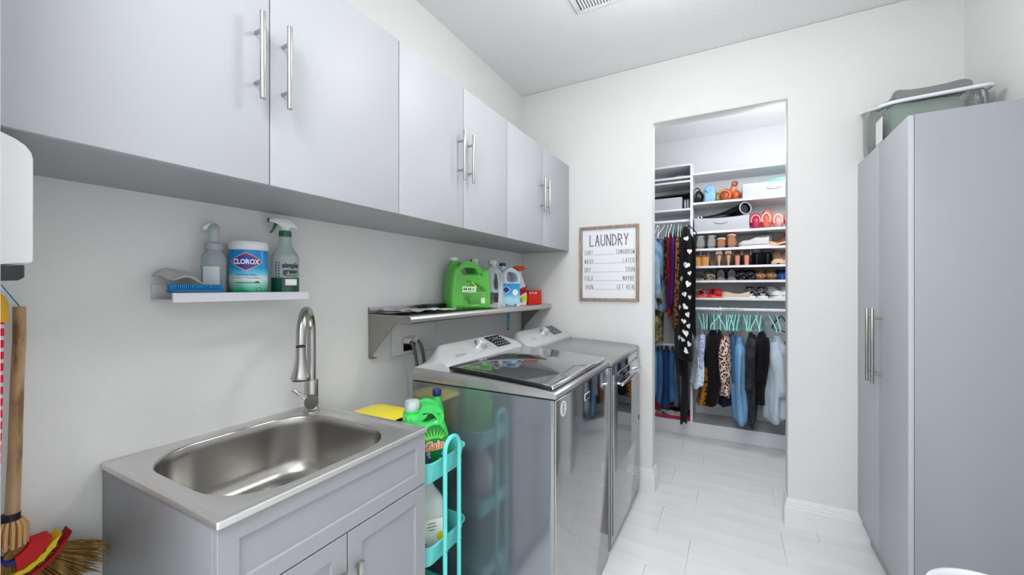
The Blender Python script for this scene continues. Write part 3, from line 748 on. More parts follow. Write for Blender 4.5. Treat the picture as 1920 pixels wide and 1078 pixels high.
# translucent grey-white jug
px, py = .13, 2.15
j2 = thing('softener_jug', 'whitish jug with white cap and teal label edge, between green jug and bleach', 'jug', (px, py, ZM), radians(22))
grey_pl = M('milky_plastic', (.80, .82, .84), .35)
ol = catmull([(-.062, .01), (-.055, 0), (.055, 0), (.062, .01), (.064, .09), (.060, .17), (.045, .225), (.022, .245), (.008, .252), (-.010, .252), (-.026, .245), (-.046, .22), (-.061, .17), (-.064, .09)], 4)
hole = catmull([(.020, .110), (.034, .12), (.040, .16), (.036, .195), (.026, .205), (.016, .18), (.012, .14)], 4)
slab([ol, hole], .045, .022, 5).build('body', grey_pl, j2, ang=60)
MB().lathe([(.03, .236), (.022, .250), (.021, .268)], n=24).build('neck', grey_pl, j2)
MB().lathe([(.024, .262), (.027, .264), (.027, .284), (.024, .288)], n=24).build('cap', white_m, j2)
patch(lsp(-.058, -.008, 10), lambda x: .075 + .045 * sqrt(max(0, 1 - ((x + .058) / .052) ** 2)), lambda x: .075 - .045 * sqrt(max(0, 1 - ((x + .058) / .052) ** 2)), lambda x, y: Vector((x, -.0455, y))).build('teal_label', M('teal_print', (.02, .50, .42), .35), j2)
patch(lsp(-.060, -.028, 8), lambda x: .215, lambda x: .17 + (x + .06) * .8, lambda x, y: Vector((x, -.0455, y))).build('teal_band', M('teal_dark_print', (.02, .38, .36), .35), j2)
# blue-labelled bleach jug
px, py = .14, 2.315
j3 = thing('bleach_jug', 'white jug with a light blue label and dark blue cap on the steel shelf', 'jug', (px, py, ZM), radians(58))
ol = catmull([(-.076, .01), (-.068, 0), (.068, 0), (.076, .01), (.078, .08), (.076, .15), (.070, .20), (.045, .232), (.010, .243), (-.014, .244), (-.032, .240), (-.050, .230), (-.066, .20), (-.078, .14), (-.078, .08)], 4)
hole = catmull([(-.008, .160), (.035, .158), (.050, .170), (.045, .198), (.022, .216), (-.004, .222), (-.018, .205), (-.02, .175)], 4)
slab([ol, hole], .05, .024, 5).build('body', M('bleach_white', (.84, .90, .95), .25), j3, ang=60)
MB().lathe([(.03, .215), (.022, .240), (.018, .262)], (-.034, 0, 0), n=24).build('neck', bpy.data.materials['bleach_white'], j3)
MB().lathe([(.019, .258), (.021, .260), (.021, .275), (.018, .278)], (-.034, 0, 0), n=24).build('cap', M('cap_blue', (.02, .20, .45), .35), j3)
lb = M('bleach_label', (.2, .6, .85), .3); zramp(lb, .015, .145, [(0, (.60, .83, .94)), (.35, (.72, .88, .95)), (.6, (.30, .70, .90)), (1, (.18, .62, .86))], wobble=.03)
patch(lsp(-.066, .066, 12), lambda x: .145, lambda x: .014, lambda x, y: Vector((x, -.0508, y))).build('label', lb, j3)
e_ = lambda x: .026 * (1 - abs(x + .035) / .034)
patch(lsp(-.0685, -.0015, 11), lambda x: .105 + e_(x), lambda x: .105 - e_(x), lambda x, y: Vector((x, -.0512, y))).build('logo_border', wht, j3)
e2 = lambda x: .022 * (1 - abs(x + .035) / .029)
patch(lsp(-.0635, -.0065, 11), lambda x: .105 + max(0, e2(x)), lambda x: .105 - max(0, e2(x)), lambda x, y: Vector((x, -.0515, y))).build('logo_field', navy_m, j3)
MB().lathe([(.020, -.0003), (.020, 0)], (.032, -.0512, .088), n=20, ax='y').build('label_bubble', wht, j3)
# orange-topped spray bottle
px, py = .14, 2.50
j4 = thing('stain_remover_spray', 'white stain remover spray bottle with an orange trigger', 'bottle', (px, py, ZM), radians(60))
rings = []
for a, z, o_ in ((.044, 0, 0), (.046, .004, 0), (.047, .05, 0), (.045, .10, 0), (.038, .14, -.003), (.028, .175, -.006), (.022, .20, -.008), (.016, .212, -.008), (.015, .222, -.008)):
    rings.append([(x + o_, y, z) for x, y in rrect(0, 0, a, a * .55, a * .45, 5)])
MB().loft(rings).build('bottle', white_g, j4, ang=50)
org = M('trigger_orange', (.88, .26, .06), .35)
MB().lathe([(.017, .215), (.018, .217), (.018, .230), (.015, .232)], (-.008, 0, 0), n=20).build('collar', white_m, j4)
MB().prism([(-.052, .250), (-.052, .262), (-.03, .270), (.02, .268), (.038, .252), (.036, .242), (.014, .246), (.006, .232), (-.022, .232), (-.028, .246)], -.012, .012).build('trigger_head', org, j4, bevel=.003)
MB().prism([(-.040, .250), (-.028, .250), (-.032, .232), (-.040, .216), (-.047, .216), (-.040, .232)], -.006, .006).build('trigger', org, j4, bevel=.0015)
fn = lambda x, y: Vector((x, -.0262, y))
patch(lsp(-.038, .038, 8), lambda x: .118 + x * .3, lambda x: .070 + x * .5, fn).build('label_red', M('label_red', (.80, .08, .16), .35), j4)
patch(lsp(-.040, .040, 8), lambda x: .060 + x * .5, lambda x: .022, fn).build('label_yellow', M('label_yellow', (.90, .80, .30), .35), j4)
patch(lsp(-.042, .0, 8), lambda x: .048, lambda x: .014, lambda x, y: Vector((x, -.0265, y))).build('label_green_patch', M('label_green_patch', (.45, .65, .20), .4), j4)
text_obj('lettering', 'Shout', .030, M('label_ink', (.13, .13, .22), .4), j4, lambda x, y: Vector((x, -.0272, y + .088 + x * .35)), xs=.85, shear=.2, bold=.0012)
# red box
rb = thing('red_box', 'small bright red box with a row of white rings at the shelf end', 'box', (.14, 2.70, ZM), radians(62))
rbm = M('red_cardboard', (.86, .13, .05), .35)
MB().box(-.060, .058, -.03, .03, 0, .10).build('carton', rbm, rb, bevel=.002)
for k in range(3):
    m = MB(); rr = []
    for r_, h_ in ((.0035, 0), (.0035, -.001), (.0075, -.001), (.0075, 0)):
        rr.append([(-.044 + .026 * k + r_ * cos(a), -.0302 + h_, .080 + r_ * sin(a)) for a in lsp(0, 2 * pi, 17)[:-1]])
    m.loft(rr, False, False).build('printed_ring', wht, rb)
# papers and bags at the near end of the shelf
def crumple(x0, x1, y0, y1, z, amp, seed):
    rnd = random.Random(seed); ph = [rnd.uniform(0, 6) for _ in range(6)]
    def f(u, v):
        x, y = x0 + (x1 - x0) * u, y0 + (y1 - y0) * v
        h = .5 + .25 * sin(7 * u + ph[0] + 3 * v) + .25 * sin(11 * v + ph[1] - 4 * u)
        return (x + .004 * sin(9 * v + ph[2]), y + .006 * sin(8 * u + ph[3]), z + amp * h)
    return f
tag(sheet('shelf_liner', M('black_liner', (.06, .065, .07), .35), None, crumple(.02, .225, 1.30, 2.0, ZM + .002, .002, 5), thick=.0015), 'black mat lying on the near end of the steel shelf', 'mat')
tag(sheet('plastic_bag', M('clear_grey_film', (.62, .63, .66), .12, spec=.8), None, crumple(.03, .19, 1.31, 1.50, ZM + .008, .016, 3), 22, 22, .001), 'crumpled grey film bag at the near end of the steel shelf', 'bag')
tag(sheet('paper_sheet', M('loose_paper', (.86, .87, .87), .5), None, crumple(.05, .20, 1.47, 1.60, ZM + .010, .009, 8), thick=.001), 'white paper sheet on the steel shelf beside the film bag', 'paper')
tag(sheet('paper_envelope', M('loose_paper_b', (.80, .84, .80), .5), None, crumple(.06, .19, 1.61, 1.74, ZM + .006, .006, 11), thick=.001), 'pale paper envelope on the steel shelf nearest the green jug', 'paper')
m = MB(); tag(MB().box(.03, .07, 1.60, 1.80, ZM + .004, ZM + .034).build('folded_tray', M('dark_green_tray', (.04, .12, .08), .4), bevel=.003), 'dark green tray edge standing against the wall beside the green jug', 'tray')
tag(MB().tube(catmull([(.005, 1.66, 1.262), (.006, 1.68, 1.26)], 2, False), .001, 6).build('hook_wire', dark_m), 'short dark wire on the wall above the shelf', 'wire')
bpy.data.objects.remove(bpy.data.objects['hook_wire'])
# small bluish tube hanging under the shelf
ht = thing('hanging_tube', 'slim pale blue clear tube hanging under the steel shelf', 'tube', (.09, 2.42, 1.07))
MB().tube([(0, 0, .165), (0, 0, .155), (.002, 0, .10), (0, .002, .04), (0, 0, .01)], [.006, .012, .011, .013, .008], 14).build('tube', M('pale_blue_clear', (.60, .80, .88), .1, trans=.4, ior=1.2), ht)
MB().lathe([(.006, 0), (.008, .002), (.008, .014), (.006, .016)], n=14).build('tip', dark_m, ht)

# ------------------------------------------------------------------ rolling cart
aqua = M('aqua_plastic', (.40, .84, .82), .32)
CX0, CX1, CY0, CY1 = .07, .560, 1.028, 1.272
ct = thing('rolling_cart', 'slim aqua three-tier rolling cart between the sink and the washer', 'cart', ((CX0 + CX1) / 2, 1.15, 0))
for zt in (.775, .497, .225):
    hgt = .075
    cxm, cym = (CX0 + CX1) / 2, (CY0 + CY1) / 2
    a, b = (CX1 - CX0) / 2, (CY1 - CY0) / 2
    rr = [ring(rrect(cxm, cym, a - .02, b - .02, .03, 5), zt - hgt), ring(rrect(cxm, cym, a - .006, b - .006, .04, 5), zt - .006), ring(rrect(cxm, cym, a, b, .045, 5), zt - .004), ring(rrect(cxm, cym, a, b, .045, 5), zt),
          ring(rrect(cxm, cym, a - .006, b - .006, .040, 5), zt), ring(rrect(cxm, cym, a - .009, b - .009, .038, 5), zt - .006), ring(rrect(cxm, cym, a - .022, b - .022, .03, 5), zt - hgt + .003)]
    bk = MB().loft(rr).build('basket', aqua, ct, world=True, ang=50)
for x in (CX1 + .012, CX0 - .012):
    s = 1 if x > .3 else -1
    y_, w_ = 1.146, .040
    P = [(x, y_ - w_, .07)] + [(x, y_ - w_, z) for z in (.3, .6, .80)]
    for k in range(1, 12):
        a = pi * k / 12; P.append((x, y_ - w_ * cos(a), .80 + w_ * sin(a)))
    P += [(x, y_ + w_, z) for z in (.80, .6, .3, .07)]
    h = MB().tube(P, .0080, 12).build('handle_frame', aqua, ct, world=True)
    for zt in (.775, .497, .225):
        for sy_ in (-1, 1):
            MB().tube([(x, y_ + sy_ * w_, zt - .035), (x + s * .0095, y_ + sy_ * w_, zt - .035)], .0042, 10).build('screw', chrome_m, h, world=True)
for (x, y) in ((.11, 1.06), (.11, 1.24), (.52, 1.06), (.52, 1.24)):
    wh = MB().tube([(x, y - .008, .024), (x, y + .008, .024)], .024, 18).build('wheel', black_m, ct, world=True, bevel=.002)
    MB().prism([(x - .012, .03), (x + .012, .03), (x + .009, .153), (x - .009, .153)], y - .014, y + .014).build('wheel_fork', aqua, wh, world=True)
# detergent jug on the cart
dj = thing('detergent_jug', 'green detergent jug with lavender flowers on its label in the cart', 'jug', (.455, 1.135, .7035), radians(50))
gg = M('detergent_green', (.22, .78, .36), .28)
ol = catmull([(-.072, .012), (-.062, 0), (.07, 0), (.085, .012), (.086, .07), (.082, .13), (.070, .172), (.058, .198), (.042, .222), (.022, .236), (-.004, .238), (-.014, .225), (-.022, .214), (-.062, .212), (-.072, .200), (-.075, .12), (-.076, .06)], 4)
hole = catmull([(.0, .185), (.024, .186), (.040, .195), (.034, .212), (.016, .222), (-.002, .218), (-.008, .20)], 4)
slab([ol, hole], .048, .022, 5).build('body', gg, dj, ang=60)
MB().lathe([(.029, .210), (.030, .214), (.030, .218), (.026, .220)], (-.042, 0, 0), n=24).build('pour_ring', gg, dj)
cp = MB().lathe([(.026, .218), (.0265, .222), (.0265, .245), (.024, .254), (.014, .257)], (-.042, 0, 0), n=24).build('cap', M('clear_cap', (.90, .93, .95), .08, trans=.6, ior=1.2), dj)
MB().lathe([(.016, .218), (.014, .238), (.010, .246)], (-.042, 0, 0), n=16).build('spout_insert', white_m, cp)
lavl = M('flower_label', (.1, .5, .2), .3)
e3 = lambda x: sqrt(max(0, 1 - ((x - .028) / .052) ** 2))
lb_ = patch(lsp(-.0235, .0795, 20), lambda x: .088 + .085 * e3(x), lambda x: .088 - .075 * e3(x), lambda x, y: Vector((x, -.0487, y))).build('label', M('label_deep_green', (.05, .50, .18), .3), dj)
for k in range(9):
    a = radians(35 + k * 14)
    c_ = (.028 + .02 * cos(a), .118)
    m = MB(); m.face([m.b.verts.new((c_[0] + rr_ * cos(a + da), -.0493, c_[1] + rr_ * sin(a + da))) for rr_, da in ((.008, .5), (.045, 0), (.008, -.5))]).normal_update()
    m.build('leaf_ray', M('ray_green', (.40, .85, .30), .4), lb_)
fw_m = M('lavender_print', (.34, .22, .62), .5)
for k in range(34):
    x = .028 + random.uniform(-.044, .044); y = random.uniform(.022, .074) if abs(x - .028) > .012 else random.uniform(.018, .03)
    m = MB(); r_ = random.uniform(.004, .0075)
    m.face([m.b.verts.new((x + r_ * cos(2 * pi * q / 6), -.0495, y + r_ * sin(2 * pi * q / 6))) for q in range(6)])
    m.build('lavender_petal', fw_m if k % 3 else M('petal_pale', (.68, .62, .88), .5), lb_)
text_obj('lettering', 'Gain', .042, wht, dj, lambda x, y: Vector((x + .026, -.0502, y + .086 + x * .12)), xs=.86, shear=.15, bold=.0028)
text_obj('lettering', 'Gain', .042, M('logo_orange', (.95, .38, .08), .4), dj, lambda x, y: Vector((x + .026, -.0508, y + .086 + x * .12)), xs=.86, shear=.15, bold=.0008)
# blue cap bottle behind
db = thing('blue_cap_bottle', 'slim green bottle with a dark blue cap behind the jug in the cart', 'bottle', (.44, 1.225, .7035))
MB().lathe([(.024, 0), (.027, .004), (.027, .19), (.018, .225), (.0135, .24), (.0135, .25)], n=24).build('bottle', M('bottle_green', (.20, .70, .34), .3), db)
MB().lathe([(.016, .244), (.017, .246), (.017, .266), (.015, .269), (.008, .270)], n=24).build('cap', M('cap_navy', (.03, .12, .36), .35), db)
# yellow tub
yt = thing('yellow_tub', 'yellow plastic tub at the back of the cart behind the sink edge', 'tub', (.215, 1.15, .7035))
rr = [[(x, y, z) for x, y in rrect(0, 0, a, b, .044, 6)] for a, b, z in ((.085, .078, 0), (.095, .085, .005), (.105, .092, .15), (.109, .096, .152), (.109, .096, .160), (.09, .08, .172), (.055, .05, .178))]
MB().loft(rr[:5]).build('tub', M('tub_yellow', (.88, .80, .18), .35), yt, ang=50)
MB().loft(rr[3:]).build('lid', M('lid_yellow', (.93, .86, .22), .35), yt, ang=60)
# vinegar jug, middle tier
vj = thing('vinegar_jug', 'translucent white jug with a pale label in the middle basket of the cart', 'jug', (.462, 1.14, .4255), radians(55))
milk = M('milky_translucent', (.84, .88, .87), .3, trans=.25)
rr = []
for a, b, z in ((.062, .052, 0), (.066, .056, .004), (.067, .057, .12), (.064, .055, .15), (.05, .045, .185), (.028, .028, .215), (.019, .019, .235), (.018, .018, .25)):
    rr.append([(x, y, z) for x, y in rrect(0, 0, a, b, min(a, b) * .72, 6)])
MB().loft(rr).build('body', milk, vj, ang=60)
MB().lathe([(.021, .242), (.022, .244), (.022, .262), (.019, .265)], n=20).build('cap', white_m, vj)
vl = patch(lsp(-.05, .05, 8), lambda x: .125, lambda x: .02, lambda x, y: Vector((x, -.0578, y))).build('label', M('paper_label', (.90, .92, .90), .5), vj)
for k, wd in enumerate((.034, .042, .028)):
    patch([.0 - wd / 3, .0 + wd / 2], lambda x, k=k: .112 - k * .011, lambda x, k=k: .1095 - k * .011, lambda x, y: Vector((x, -.0582, y))).build('print_line', blk, vl)
for k in range(3): patch([-.045, -.015], lambda x, k=k: .045 - k * .008, lambda x, k=k: .042 - k * .008, lambda x, y: Vector((x, -.0582, y))).build('print_line', blk, vl)
MB().lathe([(.016, -.0003), (.016, 0)], (.036, -.058, .062), n=20, ax='y').build('lemon_print', M('lemon_yellow', (.85, .82, .12), .5), vl)
tag(MB().lathe([(.028, 0), (.032, .004), (.032, .13), (.024, .15), (.014, .16), (.014, .175)], (.475, 1.064, .4255), n=24).build('green_bottle', M('bottle_green_dark', (.10, .62, .38), .3)), 'small green bottle beside the translucent jug in the middle basket', 'bottle')
tag(MB().lathe([(.05, 0), (.056, .004), (.056, .17), (.03, .20), (.018, .205)], (.25, 1.15, .4255), n=24).build('white_bottle', white_m), 'white bottle at the back of the middle basket of the cart', 'bottle')

# ------------------------------------------------------------------ dispenser, brooms
dp = thing('wall_dispenser', 'white rounded holder on the near-left wall with a black rack beneath', 'holder', (.33, .157, 1.39))
prof = [(.1555, 1.606), (.165, 1.608), (.178, 1.606), (.192, 1.600), (.203, 1.592), (.2095, 1.582), (.2115, 1.572), (.2115, 1.405), (.210, 1.400), (.1555, 1.394)]
MB().prism(prof, .25, .42, 'x').build('shell', white_m, dp, world=True, bevel=.003, seg=3, ang=30)
rk = MB().prism([(.156, 1.392), (.203, 1.397), (.203, 1.377), (.197, 1.3715), (.156, 1.369)], .26, .415, 'x').build('rack_bar', dark_m, dp, world=True, bevel=.002)
# hanging whisk broom
hb_ = thing('straw_broom', 'short straw fan broom with a bamboo handle hanging by the sink', 'broom', (.05, .258, .5))
bam = M('bamboo', (.72, .58, .42), .5, bump=(60, .3, .003, (1, 1, .15)))
ramp_color(bam, 'ShaderNodeTexNoise', [(.38, (.50, .37, .25)), (.48, (.70, .56, .41)), (.7, (.80, .68, .54))], scale=34, mapping=(1, 1, .25), Detail=5)
MB().tube([(.05, .268, 1.318), (.051, .268, 1.25), (.05, .265, 1.15), (.05, .262, 1.0), (.05, .258, .862)], [.0100, .0102, .0104, .0108, .0115], 16).build('handle', bam, hb_, world=True, bevel=.001)
MB().tube([(.05, .256, .868), (.05, .256, .854)], .0145, 18).build('navy_band', M('navy_tape', (.05, .08, .16), .5), hb_, world=True)
stm = M('split_bamboo', (.80, .62, .40), .5)
for k in range(14):
    a = 2 * pi * k / 14
    MB().tube([(.05 + .0135 * cos(a), .256 + .0155 * sin(a), .853), (.05 + .017 * cos(a), .256 + .022 * sin(a), .838), (.05 + .017 * cos(a), .255 + .023 * sin(a), .795)], [.0030, .0042, .0040], 6).build('collar_strip', stm, hb_, world=True)
straw = M('straw', (.62, .48, .24), .7)
ramp_color(straw, 'ShaderNodeTexNoise', [(.3, (.42, .30, .13)), (.5, (.62, .47, .24)), (.7, (.78, .64, .38))], scale=60, mapping=(1, 1, .2), Detail=3)
c0 = Vector((.05, .257, .80))
def fan(a, r): # a from -1 (left) to 1 (right)
    th = radians(-90 + 76 * a)
    return (c0.y + r * cos(th) * (1.0 if a > 0 else .5), c0.z + r * sin(th) * .95 + .01 * a)
m = MB(); rnd = random.Random(4)
for k in range(520):
    a = rnd.uniform(-1, 1) ** 1; a = 1 - (1 - a) * 1.0
    r1 = rnd.uniform(.165, .215) * (.78 + .22 * abs(a)); off = rnd.uniform(-.014, .014)
    P = []
    for j in range(6):
        t_ = j / 5; r_ = .01 + (r1 * .9 - .01) * t_; aa = a * (.55 + .45 * t_ ** .6)
        y_, z_ = fan(aa, r_); y_ = max(y_, .162)
        y_ = min(y_, .412)
        P.append((c0.x + off * (.5 + t_) + rnd.uniform(-.0006, .0006), y_ + .0, z_ - .050 * t_ * t_ * (1 if a > .3 else .3)))
    m.tube(P, [.0011] * 5 + [.0005], 4, cap=False)
o = m.build('bristles', straw, hb_, world=True); o['kind'] = 'stuff'
def band(r0, r1, a0, a1, dx_, nm, mat, n=18, wob=0):
    m = MB()
    rr = []
    for k in range(n + 1):
        a = a0 + (a1 - a0) * k / n
        w_ = wob * sin(k * 2.2)
        p, q = fan(a * (.55 + .45 * .6), r0 + w_), fan(a, r1 + w_)
        rr.append([(c0.x - dx_, p[0], p[1]), (c0.x + dx_, p[0], p[1]), (c0.x + dx_ * 1.15, q[0], q[1]), (c0.x - dx_ * 1.15, q[0], q[1])])
    return m.loft(rr).build(nm, mat, hb_, world=True, ang=50)
band(.026, .058, .05, .97, .019, 'red_felt', M('red_felt', (.78, .05, .10), .7))
band(.062, .072, -.6, 1.0, .0195, 'yellow_stitch', M('yellow_yarn', (.90, .78, .12), .7), wob=.0015)
band(.083, .089, -.6, 1.0, .020, 'red_stitch', M('red_yarn', (.70, .05, .10), .7), wob=.001)
band(.030, .040, -1, .05, .0195, 'blue_stitch', M('blue_yarn', (.12, .14, .45), .7))
MB().tube([(.05, .272, 1.312), (.051, .258, 1.337), (.06, .243, 1.362), (.06, .240, 1.366)], .0012, 6).build('hanging_cord', M('turquoise_cord', (.10, .55, .65), .6), hb_, world=True)
# striped brush
sbh = thing('striped_duster', 'red and white striped duster with a yellow cap hanging beside the broom', 'duster', (.10, .226, .9))
MB().loft([[(.10 + x, .226 + y, z) for x, y in rrect(0, 0, a, b, .006, 4)] for a, b, z in ((.013, .0165, 1.288), (.013, .0165, 1.325), (.010, .013, 1.340), (.006, .008, 1.347))]).build('yellow_cap', M('yellow_plastic', (.88, .66, .06), .35), sbh, world=True, bevel=.001)
m = MB(); P = []
for k in range(17):
    a = 2 * pi * k / 16; P.append((.10, .226 + .006 * cos(a), 1.352 + .007 * sin(a)))
m.tube(P, .0014, 6, cap=False); m.build('hanging_ring', dark_m, sbh, world=True)
stripe = M('striped_sleeve', (.8, .1, .2), .6)
zramp(stripe, 0, .024, [(0, (.82, .05, .18)), (.62, (.82, .05, .18)), (.66, (.80, .76, .76)), (1, (.78, .73, .74))], 'CONSTANT')
nt = stripe.node_tree
mr = [n for n in nt.nodes if n.type == 'MAP_RANGE'][0]; sp = [n for n in nt.nodes if n.type == 'SEPXYZ'][0]
md_ = nt.nodes.new('ShaderNodeMath'); md_.operation = 'MODULO'; md_.inputs[1].default_value = .024
nt.links.new(sp.outputs['Z'], md_.inputs[0]); nt.links.new(md_.outputs[0], mr.inputs['Value'])
MB().loft([[(.10 + x, .224 + y, z) for x, y in rrect(0, 0, .010, w_, .006, 4)] for w_, z in ((.006, .92), (.009, 1.0), (.012, 1.15), (.0135, 1.289))]).build('striped_body', stripe, sbh, world=True)

# ------------------------------------------------------------------ bag on the tall cabinet
bg = thing('bedding_bag', 'clear zip bag with white piping and grey-green bedding on the tall cabinet', 'bag', (2.21, 2.44, 2.021))
def bagh(u): return .185 + .10 * smoothstep(u) + .006 * sin(6 * u)
YB0, YB1 = 2.405, 2.775
def bag_rings(x0_, x1_, ya, yb, hs, e, z0_, wob):
    rings = []
    for i, y in enumerate(lsp(ya, yb, 16)):
        u = i / 15; k = .90 if i in (0, 15) else 1; h = bagh(u) * hs * k; cxm = (x0_ + x1_) / 2; a = (x1_ - x0_) / 2 * (.97 if i in (0, 15) else 1)
        rg = []
        for k in range(36):
            t_ = 2 * pi * k / 36; c_, s_ = cos(t_), sin(t_)
            rg.append((cxm + a * math.copysign(abs(c_) ** e, c_) * (1 + wob * sin(5 * t_ + 7 * u)), y + wob * .5 * sin(4 * t_), z0_ + h / 2 + h / 2 * math.copysign(abs(s_) ** e, s_) + wob * .35 * sin(3 * t_ + 9 * u) * (s_ > 0)))
        rings.append(rg)
    return MB().loft(rings)
film = M('clear_vinyl', (.93, .95, .95), .10, trans=.9, ior=1.06, bump=(18, .6, .01))
bag_rings(2.036, 2.372, YB0, YB1, 1.0, .34, 2.0215, .010).build('vinyl_shell', film, bg, world=True, ang=60)
bag_rings(2.060, 2.300, YB0 + .016, YB1 - .03, .86, .42, 2.026, .02).build('grey_bedding', cloth('sage_grey_fabric', (.52, .57, .54)), bg, world=True, ang=60)
zp = lambda u: 2.022 + bagh(u) * .90
P1 = [(2.378, YB0 + .05, zp(0) + .01), (2.372, YB0 + .004, zp(0) + .008), (2.30, YB0 - .008, zp(0) + .004), (2.18, YB0 - .009, zp(0)), (2.07, YB0 - .006, zp(0) - .003), (2.034, YB0 + .02, zp(0) - .002)] + [(2.031, YB0 + .02 + .34 * k / 6, zp(k / 6)) for k in range(1, 7)] + [(2.06, YB1 + .006, zp(1))]
MB().tube(catmull(P1, 4, False), .0085, 10).build('piping', white_g, bg, world=True)
bag_rings(2.08, 2.34, YB0 + .05, YB1 - .02, .30, .6, 2.205, .02).build('folded_flap', M('grey_vinyl_flap', (.62, .63, .63), .25, trans=.3, ior=1.1), bg, world=True, ang=60)
MB().box(2.0335, 2.0355, 2.43, 2.52, 2.03, 2.14).build('care_label', white_m, bg, world=True)

# ------------------------------------------------------------------ white bin lower right
tb = thing('waste_bin', 'white round waste bin in front of the tall cabinet', 'bin', (2.005, 1.40, -.0)); tbz = .606 / .602
m = MB(); m.lathe([(r, z * tbz) for r, z in [(.105, 0), (.11, .005), (.132, .59), (.1375, .592), (.1375, .600), (.130, .602), (.126, .596), (.105, .012)]], n=48); m.build('shell', white_g, tb, ang=50)

# ------------------------------------------------------------------ closet shelving
cu = thing('closet_shelving', 'white built-in closet shelving with hanging rods and low platform', 'shelving', (1.3, 4.23, 0))
YF, YK = 4.07, 4.397
wm = M('white_melamine', (.90, .905, .92), .35)
B_ = lambda nm, a: MB().box(*a).build(nm, wm, cu, world=True, bevel=.0012, seg=1)
# platform
B_('platform_top', (.21, 2.425, YF + .0, YK, .105, .122)); B_('platform_front', (.21, 2.425, YF + .004, YF + .02, .0, .105))
SH = {'s0': 2.40, 's1': 2.1285, 's2': 1.8607, 's3': 1.704, 's4': 1.546, 's5': 1.415, 's6': 1.2575}
XP = 1.098
for k, z in SH.items(): B_('shelf', (XP + .018, 2.42, YF, YK, z - .010, z + .010))
B_('upright', (XP - .004, XP + .018, YF, YK, .122, 2.50))
B_('left_top_shelf', (.21, XP - .004, YF, YK, 2.488, 2.508))
for z in (2.385, 2.345, 2.085): B_('shelf', (.21, XP - .004, YF, YK, z - .009, z + .009))
B_('back_panel', (.21, 2.42, YK - .008, YK + .001, .125, .24))
def rod(x0, x1, z, nm='hanging_rod'):
    return MB().loft([[(x, 4.105 + .009 * cos(a), z + .0135 * sin(a)) for a in lsp(0, 2 * pi, 17)[:-1]] for x in (x0, x1)]).build(nm, M('white_rod', (.92, .93, .94), .3), cu, world=True)
rod(.21, XP - .004, 1.985); rod(XP + .018, 2.42, 1.165); rod(.21, XP - .004, .815)
m = MB()
x = 1.36
while x < 1.52:
    w_ = random.uniform(.004, .010); m.box(x, x + w_, 4.0948, 4.0956, 1.162, 1.168); x += w_ + random.uniform(.002, .005)
o = m.build('rod_sticker_print', dark_m, cu, world=True); o['kind'] = 'stuff'

# ------------------------------------------------------------------ hangers and garments
aqm = M('aqua_hanger', (.58, .90, .86), .35); whm = M('white_hanger', (.88, .88, .90), .35); bkm = M('black_hanger', (.08, .08, .09), .4)
hang_mesh = {}
def hanger(x, z, yaw, mat, label, group):
    t = thing('clothes_hanger', label, 'hanger', (x, 4.105, z), yaw, group)
    if 'h' not in hang_mesh:
        P = []
        for k in range(11):
            a = radians(-70 + 230 * k / 10); P.append((0, .018 * cos(a) - .0, .0 + .018 * sin(a)))
        P = [(0, 0, -.055), (0, .002, -.035)] + P
        m = MB().tube(P, .0018, 6); o1 = m.build('hook', chrome_m, t)
        Q = catmull([(0, 0, -.055), (0, -.07, -.085), (0, -.17, -.135), (0, -.20, -.165), (0, -.185, -.180), (0, 0, -.180), (0, .185, -.180), (0, .20, -.165), (0, .17, -.135), (0, .07, -.085)], 3)
        o2 = MB().tube(Q + [Q[0]], .0046, 8, cap=False).build('frame', mat, t)
        hang_mesh['h'] = (o1.data, o2.data)
    else:
        for nm, me in zip(('hook', 'frame'), hang_mesh['h']):
            o = bpy.data.objects.new(nm, me); C.objects.link(o); o.parent = t
    fr = [c for c in t.children if c.name.startswith('frame')][0]
    me = fr.data
    if mat != me.materials[0]:
        key = mat.name
        if key not in hang_mesh: mm_ = me.copy(); mm_.materials[0] = mat; hang_mesh[key] = mm_
        fr.data = hang_mesh[key]
    return t
